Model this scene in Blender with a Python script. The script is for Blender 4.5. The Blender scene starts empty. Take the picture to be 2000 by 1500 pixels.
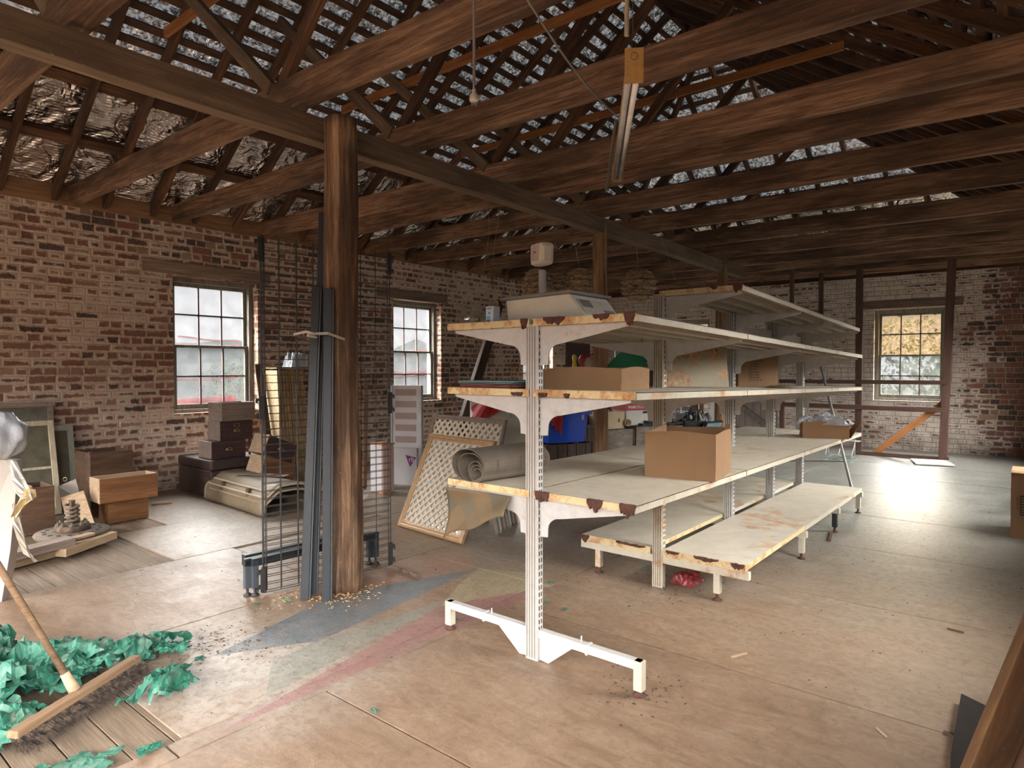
import bpy, bmesh, math, random
from mathutils import Vector, Matrix, Euler, noise
random.seed(7)
S = bpy.context.scene
COL = S.collection
PI = math.pi

# ---------------------------------------------------------------- camera
F_PX, YAW, EYE, PITCH = 1262.0, math.radians(39.1), 1.45, math.atan(31/1262.0)
FW = Vector((math.cos(YAW)*math.cos(PITCH), math.sin(YAW)*math.cos(PITCH), -math.sin(PITCH)))
RT = Vector((math.sin(YAW), -math.cos(YAW), 0)); UP = RT.cross(FW)
CP = Vector((0, 0, EYE))
cd = bpy.data.cameras.new('camera'); cam = bpy.data.objects.new('camera', cd); COL.objects.link(cam)
cd.sensor_width = 36; cd.lens = 36*F_PX/2000; cd.clip_start = .05; cd.clip_end = 2000
cam.matrix_world = Matrix(((RT.x, UP.x, -FW.x, CP.x), (RT.y, UP.y, -FW.y, CP.y), (RT.z, UP.z, -FW.z, CP.z), (0, 0, 0, 1)))
S.camera = cam
# measurements taken off the photograph: a pixel seen on a known plane gives a place in the room
def ray(x, y): return FW + RT*((x-1000)/F_PX) - UP*((y-750)/F_PX)
def pz(x, y, z=0.0): d = ray(x, y); return CP + d*((z-EYE)/d.z)
def py(x, y, Y): d = ray(x, y); return CP + d*(Y/d.y)
def px(x, y, X): d = ray(x, y); return CP + d*(X/d.x)
def pd(x, y, D): return CP + ray(x, y)*D

# ---------------------------------------------------------------- light
S.view_settings.view_transform = 'Standard'; S.view_settings.look = 'None'; S.view_settings.gamma = 1
S.view_settings.exposure = EXPOSURE = 1.32
S.cycles.use_denoising = True
S.cycles.max_bounces = 10; S.cycles.diffuse_bounces = 6; S.cycles.glossy_bounces = 4; S.cycles.transparent_max_bounces = 16
S.cycles.sample_clamp_indirect = 12; S.cycles.caustics_reflective = False; S.cycles.caustics_refractive = False
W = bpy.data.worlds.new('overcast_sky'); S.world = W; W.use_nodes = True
wt = W.node_tree; wt.nodes.clear()
def wn(t, **k):
    n = wt.nodes.new(t)
    for a, b in k.items(): setattr(n, a, b)
    return n
tc = wn('ShaderNodeTexCoord'); sx = wn('ShaderNodeSeparateXYZ'); cr = wn('ShaderNodeValToRGB'); bg = wn('ShaderNodeBackground'); wo = wn('ShaderNodeOutputWorld')
nz = wn('ShaderNodeTexNoise'); nz.inputs['Scale'].default_value = 3; nz.inputs['Detail'].default_value = 4
mpw = wn('ShaderNodeMapping'); mpw.inputs['Scale'].default_value = (1, 1, 4)
mm = wn('ShaderNodeMath', operation='MULTIPLY_ADD'); mm.inputs[1].default_value = .06; mm.inputs[2].default_value = -.03
ad = wn('ShaderNodeMath', operation='ADD')
L = wt.links.new
L(tc.outputs['Generated'], sx.inputs[0]); L(tc.outputs['Generated'], mpw.inputs[0]); L(mpw.outputs[0], nz.inputs['Vector'])
L(nz.outputs['Fac'], mm.inputs[0]); L(sx.outputs['Z'], ad.inputs[0]); L(mm.outputs[0], ad.inputs[1]); L(ad.outputs[0], cr.inputs[0])
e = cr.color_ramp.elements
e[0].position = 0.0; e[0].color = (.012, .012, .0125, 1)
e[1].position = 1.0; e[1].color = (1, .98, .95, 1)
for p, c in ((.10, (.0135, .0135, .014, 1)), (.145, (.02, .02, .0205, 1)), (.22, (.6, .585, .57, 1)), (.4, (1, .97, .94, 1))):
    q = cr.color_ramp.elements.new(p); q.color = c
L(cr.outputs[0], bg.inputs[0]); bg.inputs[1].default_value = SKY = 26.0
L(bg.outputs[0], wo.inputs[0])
def portal(name, loc, rot, sx_, sy_):
    l = bpy.data.lights.new(name, 'AREA'); l.shape = 'RECTANGLE'; l.size = sx_; l.size_y = sy_; l.cycles.is_portal = True
    o = bpy.data.objects.new(name, l); COL.objects.link(o); o.location = loc; o.rotation_euler = rot
    return o

# ---------------------------------------------------------------- helpers
def mat(name):
    m = bpy.data.materials.new(name); m.use_nodes = True; m.node_tree.nodes.clear(); return m
class NT:
    def __init__(s, m): s.t = m.node_tree; s.n = s.t.nodes; s.out = s.n.new('ShaderNodeOutputMaterial')
    def new(s, t, ins=None, **k):
        n = s.n.new(t)
        for a, b in k.items(): setattr(n, a, b)
        if ins:
            for a, b in ins.items(): s.put(n.inputs[a], b)
        return n
    def put(s, sock, v):
        if isinstance(v, bpy.types.NodeSocket): s.t.links.new(v, sock)
        elif isinstance(v, bpy.types.Node): s.t.links.new(v.outputs[0], sock)
        else: sock.default_value = v
    def math(s, op, a, b=0.0, c=0.0, clamp=False):
        n = s.n.new('ShaderNodeMath'); n.operation = op; n.use_clamp = clamp
        s.put(n.inputs[0], a); s.put(n.inputs[1], b); s.put(n.inputs[2], c); return n.outputs[0]
    def mix(s, f, a, b, blend='MIX'):
        n = s.n.new('ShaderNodeMix'); n.data_type = 'RGBA'; n.blend_type = blend
        s.put(n.inputs[0], f); s.put(n.inputs[6], a); s.put(n.inputs[7], b); return n.outputs[2]
    def ramp(s, f, els, interp='LINEAR'):
        n = s.n.new('ShaderNodeValToRGB'); s.put(n.inputs[0], f); r = n.color_ramp; r.interpolation = interp
        els = [(p, (c if hasattr(c, '__len__') else (c, c, c))) for p, c in els]
        r.elements[0].position = els[0][0]; r.elements[0].color = (*els[0][1][:3], 1)
        r.elements[1].position = els[-1][0]; r.elements[1].color = (*els[-1][1][:3], 1)
        for p, c in els[1:-1]: q = r.elements.new(p); q.color = (*c[:3], 1)
        return n.outputs[0]
    def coord(s, scale=(1, 1, 1), kind='Object', loc=(0, 0, 0), rnd=False):
        t = s.new('ShaderNodeTexCoord'); v = t.outputs[kind]
        if rnd:
            oi = s.new('ShaderNodeObjectInfo'); k = s.math('MULTIPLY', oi.outputs['Random'], 37.0)
            va = s.new('ShaderNodeVectorMath', operation='ADD'); s.put(va.inputs[0], v); cb = s.new('ShaderNodeCombineXYZ')
            for i in range(3): s.put(cb.inputs[i], k)
            s.put(va.inputs[1], cb.outputs[0]); v = va.outputs[0]
        m = s.new('ShaderNodeMapping'); m.inputs['Scale'].default_value = scale; m.inputs['Location'].default_value = loc
        s.put(m.inputs[0], v); return m.outputs[0]
    def noise(s, vec, scale=5, detail=4, rough=.55, dist=0.0):
        n = s.new('ShaderNodeTexNoise', {'Vector': vec, 'Scale': scale, 'Detail': detail, 'Roughness': rough, 'Distortion': dist}); return n.outputs['Fac']
    def bump(s, h, strength=.3, dist=.01):
        n = s.new('ShaderNodeBump', {'Height': h, 'Strength': strength, 'Distance': dist}); return n.outputs[0]
    def finish(s, col, rough=.7, metal=0.0, normal=None, **k):
        b = s.new('ShaderNodeBsdfPrincipled'); s.put(b.inputs['Base Color'], col); s.put(b.inputs['Roughness'], rough); s.put(b.inputs['Metallic'], metal)
        if normal is not None: s.put(b.inputs['Normal'], normal)
        for a, v in k.items(): s.put(b.inputs[a], v)
        s.t.links.new(b.outputs[0], s.out.inputs[0]); return b
def C(r, g, b): return (r, g, b, 1)
def plain(name, col, rough=.6, metal=0.0, var=.25, scale=6, bump=.15, dirt=None, dirt_amt=.5, stretch=(1, 1, 1), **k):
    """one colour with uneven tone and a layer of dust or grime in patches"""
    m = mat(name); t = NT(m); v = t.coord(stretch, rnd=True)
    n1 = t.noise(v, scale, 6, .6); n2 = t.noise(v, scale*5, 4, .6)
    d = tuple(c*(1-var) for c in col[:3]); l = tuple(min(1, c*(1+var*.6)) for c in col[:3])
    c = t.ramp(n1, [(.3, d), (.5, col), (.7, l)])
    if dirt:
        f = t.ramp(t.math('MULTIPLY', n2, n1), [(.22, 0.0), (.42, dirt_amt)]); c = t.mix(f, c, (*dirt[:3], 1))
    t.finish(c, rough, metal, t.bump(n2, bump, .004), **k); return m
def wood(name, dark, mid, light, grain=(1.2, 22, 22), rough=.8, patch=.5, bump=.5, knots=True, axis=0, hue=0.25, con=1.0):
    m = mat(name); t = NT(m)
    g = [grain[0], grain[1], grain[2]]
    if axis == 1: g = [grain[1], grain[0], grain[2]]
    if axis == 2: g = [grain[1], grain[2], grain[0]]
    v = t.coord(tuple(g), rnd=True); vb = t.coord((1, 1, 1), rnd=True)
    lo = [.6, 2.5, 2.5]
    if axis == 1: lo = [2.5, .6, 2.5]
    if axis == 2: lo = [2.5, 2.5, .6]
    vp = t.coord(tuple(lo), rnd=True)
    gr = t.noise(v, 1.6, 8, .65, .8); fine = t.noise(v, 6, 4, .7)
    pa = t.noise(vp, 1.6, 5, .6)
    c = t.ramp(gr, [(.5-.25*con, dark), (.49, mid), (.5+.22*con, light)])
    if con < 1: c = t.mix(t.ramp(fine, [(.52, 0.0), (.66, .55)]), c, (*[x*.6 for x in dark[:3]], 1))
    c = t.mix(t.ramp(pa, [(.42, 0.0), (.62, patch)]), c, (*[x*.45 for x in dark[:3]], 1))
    oi = t.new('ShaderNodeObjectInfo'); k = t.math('MULTIPLY_ADD', oi.outputs['Random'], hue*2, 1-hue)
    c = t.mix(1.0, c, t.new('ShaderNodeCombineXYZ', {0: k, 1: k, 2: k}).outputs[0], 'MULTIPLY')
    # pale dust flecks and drips
    fl = t.ramp(t.noise(vb, 55, 2, .5), [(.70, 0.0), (.76, .35)]); c = t.mix(fl, c, (.45, .38, .3, 1))
    t.finish(c, rough, 0, t.bump(t.math('ADD', gr, t.math('MULTIPLY', fine, .5)), bump, .006)); return m

class MB:
    def __init__(s): s.v = []; s.f = []
    def add(s, vs, fs):
        b = len(s.v); s.v += [Vector(p) for p in vs]; s.f += [tuple(b+i for i in f) for f in fs]; return s
    def box(s, c, d, R=None):
        c = Vector(c); h = Vector(d)/2; vs = []
        for x in (-1, 1):
            for y in (-1, 1):
                for z in (-1, 1):
                    p = Vector((x*h.x, y*h.y, z*h.z))
                    if R is not None: p = R @ p
                    vs.append(c+p)
        return s.add(vs, [(0, 1, 3, 2), (4, 6, 7, 5), (0, 4, 5, 1), (2, 3, 7, 6), (0, 2, 6, 4), (1, 5, 7, 3)])
    def bx(s, x0, x1, y0, y1, z0, z1): return s.box(((x0+x1)/2, (y0+y1)/2, (z0+z1)/2), (abs(x1-x0), abs(y1-y0), abs(z1-z0)))
    def prism(s, poly, axis, a, b):
        n = len(poly)
        def P(q, k): return {'x': (k, q[0], q[1]), 'y': (q[0], k, q[1]), 'z': (q[0], q[1], k)}[axis]
        vs = [P(q, a) for q in poly]+[P(q, b) for q in poly]
        fs = [tuple(range(n)), tuple(range(2*n-1, n-1, -1))]+[(i, i+n, (i+1) % n+n, (i+1) % n) for i in range(n)]
        return s.add(vs, fs)
    def tube(s, p0, p1, r, n=8, r1=None):
        p0 = Vector(p0); p1 = Vector(p1); r1 = r if r1 is None else r1; d = (p1-p0).normalized()
        a = d.orthogonal().normalized(); b = d.cross(a); vs = []
        for p, q in ((p0, r), (p1, r1)):
            for i in range(n): t = 2*PI*i/n; vs.append(p+(a*math.cos(t)+b*math.sin(t))*q)
        fs = [(i, (i+1) % n, (i+1) % n+n, i+n) for i in range(n)]+[tuple(range(n-1, -1, -1)), tuple(range(n, 2*n))]
        return s.add(vs, fs)
    def path(s, pts, r, n=6, closed=False):
        pts = [Vector(p) for p in pts]; m = len(pts); vs = []; prev = None
        for k, p in enumerate(pts):
            d = (pts[(k+1) % m if closed else min(k+1, m-1)]-pts[(k-1) % m if closed else max(k-1, 0)]).normalized()
            a = d.orthogonal().normalized() if prev is None else (prev-d*prev.dot(d)).normalized()
            prev = a; b = d.cross(a); rr = r[k] if hasattr(r, '__len__') else r
            for i in range(n): t = 2*PI*i/n; vs.append(p+(a*math.cos(t)+b*math.sin(t))*rr)
        fs = [(k*n+i, k*n+(i+1) % n, ((k+1) % m)*n+(i+1) % n, ((k+1) % m)*n+i) for k in range(m if closed else m-1) for i in range(n)]
        if not closed: fs += [tuple(range(n-1, -1, -1)), tuple(range((m-1)*n, m*n))]
        return s.add(vs, fs)
    def lathe(s, prof, c=(0, 0, 0), n=24, axis=None, fn=None):
        """profile (radius, height) turned about z, or about a direction"""
        R = Matrix.Identity(3) if axis is None else Vector((0, 0, 1)).rotation_difference(Vector(axis)).to_matrix()
        c = Vector(c); vs = []; m = len(prof)
        for r, z in prof:
            for i in range(n):
                t = 2*PI*i/n; rr = r*(fn(t, z) if fn else 1); vs.append(c+R @ Vector((rr*math.cos(t), rr*math.sin(t), z)))
        fs = [(k*n+i, k*n+(i+1) % n, (k+1)*n+(i+1) % n, (k+1)*n+i) for k in range(m-1) for i in range(n)]
        fs += [tuple(range(n-1, -1, -1)), tuple(range((m-1)*n, m*n))]
        return s.add(vs, fs)
    def grid(s, fn, nu, nv, thick=0):
        vs = [fn(i/nu, j/nv) for i in range(nu+1) for j in range(nv+1)]; w = nv+1
        return s.add(vs, [(i*w+j, (i+1)*w+j, (i+1)*w+j+1, i*w+j+1) for i in range(nu) for j in range(nv)])
    def tray(s, c, d, t, R=None, floor=True):
        """an open box: four walls and a floor; c is the centre of its footprint"""
        c = Vector(c); x, y, z = d; R = R or Matrix.Identity(3)
        for q, e in (((-x/2+t/2, 0, z/2), (t, y, z)), ((x/2-t/2, 0, z/2), (t, y, z)), ((0, -y/2+t/2, z/2), (x-2*t, t, z)), ((0, y/2-t/2, z/2), (x-2*t, t, z))):
            s.box(c+R @ Vector(q), e, R)
        if floor: s.box(c+R @ Vector((0, 0, t/2)), (x-2*t, y-2*t, t), R)
        return s
    def build(s, name, m, parent=None, smooth=False, bevel=0, solid=0, sub=0, label=None):
        me = bpy.data.meshes.new(name); off = wloc(parent) if parent else Vector((0, 0, 0))
        me.from_pydata([p-off for p in s.v], [], s.f); me.validate()
        bm = bmesh.new(); bm.from_mesh(me); bmesh.ops.recalc_face_normals(bm, faces=bm.faces); bm.to_mesh(me); bm.free()
        if smooth: me.polygons.foreach_set('use_smooth', [True]*len(me.polygons))
        me.materials.append(m); o = bpy.data.objects.new(name, me); COL.objects.link(o)
        if parent: o.parent = parent
        if solid: q = o.modifiers.new('solid', 'SOLIDIFY'); q.thickness = solid; q.offset = 0
        if sub: q = o.modifiers.new('sub', 'SUBSURF'); q.levels = sub; q.render_levels = sub
        if bevel: q = o.modifiers.new('bevel', 'BEVEL'); q.width = bevel; q.segments = 2; q.limit_method = 'ANGLE'
        if label: o['label'] = label
        return o
WL = {}
def wloc(o):
    v = Vector((0, 0, 0))
    while o is not None: v = v+o.location; o = o.parent
    return v
def tag(o, label, cat, group=None, kind=None):
    if label: o['label'] = label
    if cat: o['category'] = cat
    if group: o['group'] = group
    if kind: o['kind'] = kind
    return o
def thing(name, loc, label, cat, group=None, kind=None):
    o = bpy.data.objects.new(name, None); o.empty_display_size = .05; COL.objects.link(o); o.location = loc
    return tag(o, label, cat, group, kind)
def kids(o): return [c for c in bpy.data.objects if c.parent == o]
def dup(o, loc=None, rot=None, label=None, parent=None):
    c = o.copy(); COL.objects.link(c)
    if parent: c.parent = parent
    for ch in kids(o): dup(ch, parent=c)
    if loc is not None: c.location = loc
    if rot is not None: c.rotation_euler = rot
    if label: c['label'] = label
    return c
def struct(o): o['kind'] = 'structure'; return o
def frame3(d, up=Vector((0, 0, 1))):
    d = d.normalized(); y = up.cross(d)
    if y.length < 1e-4: y = Vector((0, 1, 0))
    y.normalize(); z = d.cross(y); return Matrix((d, y, z)).transposed()
def timber(name, p0, p1, w, h, m, parent=None, jit=.004, seg=10, up=Vector((0, 0, 1)), roll=0.0, bev=.004, wave=0.0):
    """a sawn timber from p0 to p1 whose own x axis runs along the grain"""
    p0 = Vector(p0); p1 = Vector(p1); Ln = (p1-p0).length; R = frame3(p1-p0, up)
    if roll: R = R @ Matrix.Rotation(roll, 3, 'X')
    b = MB(); sd = random.random()*100; vs = []
    for k in range(seg+1):
        x = Ln*k/seg
        for a, c in ((-1, -1), (1, -1), (1, 1), (-1, 1)):
            j = noise.noise_vector(Vector((x*1.7+sd, a*3, c*5)))*jit
            wv = noise.noise(Vector((x*.6+sd, 9, 2)))*wave
            vs.append((x, a*w/2+j.y, c*h/2+j.z+wv))
    fs = [(k*4+i, k*4+(i+1) % 4, (k+1)*4+(i+1) % 4, (k+1)*4+i) for k in range(seg) for i in range(4)]+[(3, 2, 1, 0), (seg*4, seg*4+1, seg*4+2, seg*4+3)]
    b.add(vs, fs); o = b.build(name, m, bevel=bev)
    M4 = R.to_4x4(); M4.translation = p0 - (wloc(parent) if parent else Vector((0, 0, 0)))
    if parent: o.parent = parent
    o.matrix_local = M4
    return o
_tc = {}
def text(s_, name, m, parent, loc, size, R, depth=.0008, align='LEFT', sx_=1.0, bold=False):
    """lettering as a thin mesh; R's columns: reading direction, up, outward"""
    cu = bpy.data.curves.new(name, 'FONT'); cu.body = s_; cu.size = size; cu.extrude = depth; cu.align_x = align
    if bold: cu.offset = size*.02
    o = bpy.data.objects.new(name, cu); COL.objects.link(o)
    bpy.context.view_layer.update(); dg = bpy.context.evaluated_depsgraph_get()
    me = bpy.data.meshes.new_from_object(o.evaluated_get(dg)); bpy.data.objects.remove(o)
    me.materials.clear(); me.materials.append(m)
    o = bpy.data.objects.new(name, me); COL.objects.link(o)
    M4 = (R @ Matrix.Diagonal((sx_, 1, 1))).to_4x4(); M4.translation = Vector(loc)-wloc(parent); o.parent = parent; o.matrix_local = M4
    return o
def lerp(a, b, t): return a+(b-a)*t

# ---------------------------------------------------------------- materials of the shell
def brick_mat(name, wash, seedz, tan=.0, red=1.0):
    """English-bond brickwork, old whitewash worn off in places; courses follow the wall's own x+y and z"""
    m = mat(name); t = NT(m); co = t.new('ShaderNodeTexCoord').outputs['Object']; sp = t.new('ShaderNodeSeparateXYZ', {0: co})
    wob = t.noise(co, 2.2, 3, .5); 
    u = t.math('ADD', sp.outputs['X'], sp.outputs['Y']); u = t.math('ADD', u, t.math('MULTIPLY', t.noise(co, 9, 2, .5), .014))
    z = t.math('ADD', sp.outputs['Z'], t.math('MULTIPLY', wob, .018)); z = t.math('ADD', z, t.math('MULTIPLY', t.noise(co, 14, 2, .5), .007))
    RH = .0865; row = t.math('FLOOR', t.math('DIVIDE', z, RH)); fz = t.math('FRACT', t.math('DIVIDE', z, RH))
    odd = t.math('FLOORED_MODULO', row, 2.0)
    # random header runs inside stretcher rows
    bw = t.math('MULTIPLY_ADD', odd, .122, .122)
    uu = t.math('ADD', u, t.math('MULTIPLY', t.new('ShaderNodeTexWhiteNoise', {'W': row}, noise_dimensions='1D').outputs['Value'], .25))
    cu = t.math('DIVIDE', uu, bw); col = t.math('FLOOR', cu); fu = t.math('FRACT', cu)
    cb = t.new('ShaderNodeCombineXYZ', {0: col, 1: row, 2: seedz})
    rn = t.new('ShaderNodeTexWhiteNoise', {'Vector': cb.outputs[0]}, noise_dimensions='3D'); r1 = rn.outputs['Value']; rc = t.new('ShaderNodeSeparateColor', {0: rn.outputs['Color']})
    # distance to the joint, in metres
    dz = t.math('MULTIPLY', t.math('MINIMUM', fz, t.math('SUBTRACT', 1.0, fz)), RH); du = t.math('MULTIPLY', t.math('MINIMUM', fu, t.math('SUBTRACT', 1.0, fu)), bw)
    dj = t.math('MINIMUM', dz, du); rag = t.math('MULTIPLY_ADD', t.noise(co, 40, 3, .6), .011, -.0015)
    br = t.ramp(t.math('SUBTRACT', dj, rag), [(.0, 0.0), (.004, 1.0)])
    base = t.ramp(r1, [(.0, (.060, .044, .045)), (.16, (.10, .066, .062)), (.3, (.17, .080, .064)), (.45, (.23*red, .10, .075)), (.62, (.27*red, .12, .088)), (.78, (.22, .12, .093)), (.9, (.31, .19, .135)), (1., (.38, .26, .19))])
    base = t.mix(t.ramp(t.noise(co, 30, 5, .7), [(.4, 0.0), (.7, .45)]), base, (.33, .24, .18, 1))
    mort = t.ramp(t.noise(co, 12, 6, .7), [(.3, (.30, .21, .145)), (.55, (.43, .32, .235)), (.75, (.52, .41, .32))])
    c = t.mix(br, mort, base)
    # limewash left in cloudy patches and per brick
    big = t.noise(co, .55, 3, .5); med = t.noise(co, 3.5, 5, .65); fin = t.noise(co, 22, 5, .7)
    k = t.math('ADD', t.math('MULTIPLY', big, 1.0), t.math('MULTIPLY', med, .55)); k = t.math('ADD', k, t.math('MULTIPLY', fin, .6)); k = t.math('ADD', k, t.math('MULTIPLY', rc.outputs[1], .27))
    k = t.math('SUBTRACT', k, t.math('MULTIPLY', t.ramp(t.math('SUBTRACT', dj, rag), [(.0, 0.0), (.034, 1.0)]), .34))
    if seedz > 10: k = t.math('SUBTRACT', k, t.ramp(t.math('ADD', sp.outputs['Y'], t.math('MULTIPLY', med, .9)), [(.95, .5), (1.0, 0.0)])) if False else t.math('SUBTRACT', k, t.math('MULTIPLY', t.math('SUBTRACT', 1.35, t.math('ADD', sp.outputs['Y'], t.math('MULTIPLY', med, .6)), clamp=True), .55))
    f = t.ramp(t.math('DIVIDE', k, 2.4), [(.535-wash*.16, 0.0), (.600-wash*.16, .94)])
    wcol = t.ramp(t.noise(co, 6, 6, .7), [(.3, (.50, .37, .28)), (.5, (.66, .53, .43)), (.72, (.78, .67, .57))] if wash < .9 else [(.3, (.56, .47, .40)), (.5, (.76, .67, .59)), (.72, (.86, .78, .70))])
    # the wash stays darker in the joints
    wj = t.mix(t.ramp(t.math('SUBTRACT', dj, t.math('MULTIPLY', rag, .4)), [(.0, .75 if wash > .9 else .25), (.004, 0.0)]), wcol, (.17, .115, .08, 1) if wash > .9 else (.36, .27, .2, 1))
    c = t.mix(f, c, wj)
    # darker low on the wall
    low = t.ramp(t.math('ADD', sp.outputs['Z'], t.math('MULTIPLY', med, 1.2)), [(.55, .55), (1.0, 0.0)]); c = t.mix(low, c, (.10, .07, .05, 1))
    c = t.mix(t.ramp(med, [(.62, 0.0), (.8, .35)]), c, (.12, .085, .06, 1))
    h = t.math('ADD', t.math('MULTIPLY', t.ramp(t.math('SUBTRACT', dj, rag), [(0, 0.0), (.008, 1.0)]), .6), t.math('MULTIPLY', fin, .5))
    t.finish(c, .9, 0, t.bump(h, .8, .012), **{'Specular IOR Level': .15}); return m
BRICK_L = brick_mat('worn_brick_wash', .86, 3.0)
BRICK_E = brick_mat('whitewashed_brick', 1.45, 11.0)

W_JOIST = wood('joist_timber', (.085, .043, .024), (.24, .132, .076), (.40, .25, .155), patch=.75, hue=.25, con=.7)
W_BEAM = wood('beam_timber', (.11, .07, .043), (.20, .135, .085), (.30, .215, .145), patch=.5, hue=.1)
W_RAFT = wood('rafter_timber', (.045, .021, .012), (.13, .060, .030), (.27, .135, .065), patch=.7, hue=.4)
W_ORANGE = wood('orange_timber', (.26, .09, .024), (.42, .165, .05), (.56, .26, .09), patch=.3, hue=.15)
W_POST = wood('post_timber', (.07, .034, .017), (.22, .12, .062), (.42, .27, .16), grain=(.8, 20, 20), patch=.8, axis=2, bump=1.0, con=.62)
W_PLATE = wood('plate_timber', (.12, .06, .028), (.23, .125, .062), (.32, .19, .10), patch=.5)
W_BATTEN = wood('batten_timber', (.05, .025, .014), (.11, .053, .03), (.18, .092, .05), patch=.5, hue=.3, axis=0, grain=(2, 30, 30))
W_STUD = wood('stud_timber', (.065, .03, .022), (.115, .055, .04), (.165, .09, .065), patch=.3, axis=0)
W_FRAME = wood('window_frame_timber', (.13, .12, .095), (.25, .235, .195), (.36, .335, .28), patch=.3, axis=2)
W_LINTEL = wood('lintel_timber', (.13, .09, .065), (.25, .18, .13), (.36, .27, .2), patch=.4)
W_DOOR = wood('door_plank_timber', (.11, .085, .07), (.2, .16, .135), (.3, .25, .21), patch=.4, axis=2)
W_BOARD = wood('floorboard_timber', (.11, .075, .05), (.19, .135, .09), (.27, .20, .14), patch=.3, axis=1, hue=.15)

def foil_mat():
    m = mat('roof_foil'); t = NT(m); co = t.new('ShaderNodeTexCoord').outputs['Object']; sp = t.new('ShaderNodeSeparateXYZ', {0: co})
    v1 = t.coord((1.5, 1.5, 1.5)); n1 = t.noise(v1, 3, 2, .45, 1.6); n2 = t.noise(v1, 13, 2, .5, 1.0)
    rib = t.math('SINE', t.math('MULTIPLY', sp.outputs['Z'], 330.0))
    h = t.math('ADD', t.math('MULTIPLY', n1, .75), t.math('MULTIPLY', n2, .10)); h = t.math('ADD', h, t.math('MULTIPLY', rib, .012))
    nb = t.bump(h, 1.0, .09)
    col = t.ramp(n1, [(.3, (.60, .52, .47)), (.6, (.90, .84, .80))])
    b = t.new('ShaderNodeBsdfPrincipled', {'Base Color': col, 'Roughness': .27, 'Metallic': .97, 'Normal': nb})
    tr = t.new('ShaderNodeBsdfTranslucent', {'Color': C(.84, .92, 1.0), 'Normal': nb})
    hi = t.ramp(t.math('ADD', sp.outputs['Z'], t.math('MULTIPLY', n1, .3)), [(4.25, 0.0), (4.5, 1.0)]) if False else t.math('MULTIPLY', t.math('GREATER_THAN', sp.outputs['Z'], 4.35), t.ramp(n2, [(.42, .0003), (.68, .0062)]))  # upper foil made faintly translucent, an added glow from the sky above
    mx = t.new('ShaderNodeMixShader', {0: hi, 1: b.outputs[0], 2: tr.outputs[0]}); t.t.links.new(mx.outputs[0], t.out.inputs[0]); return m
FOIL = foil_mat()

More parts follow.
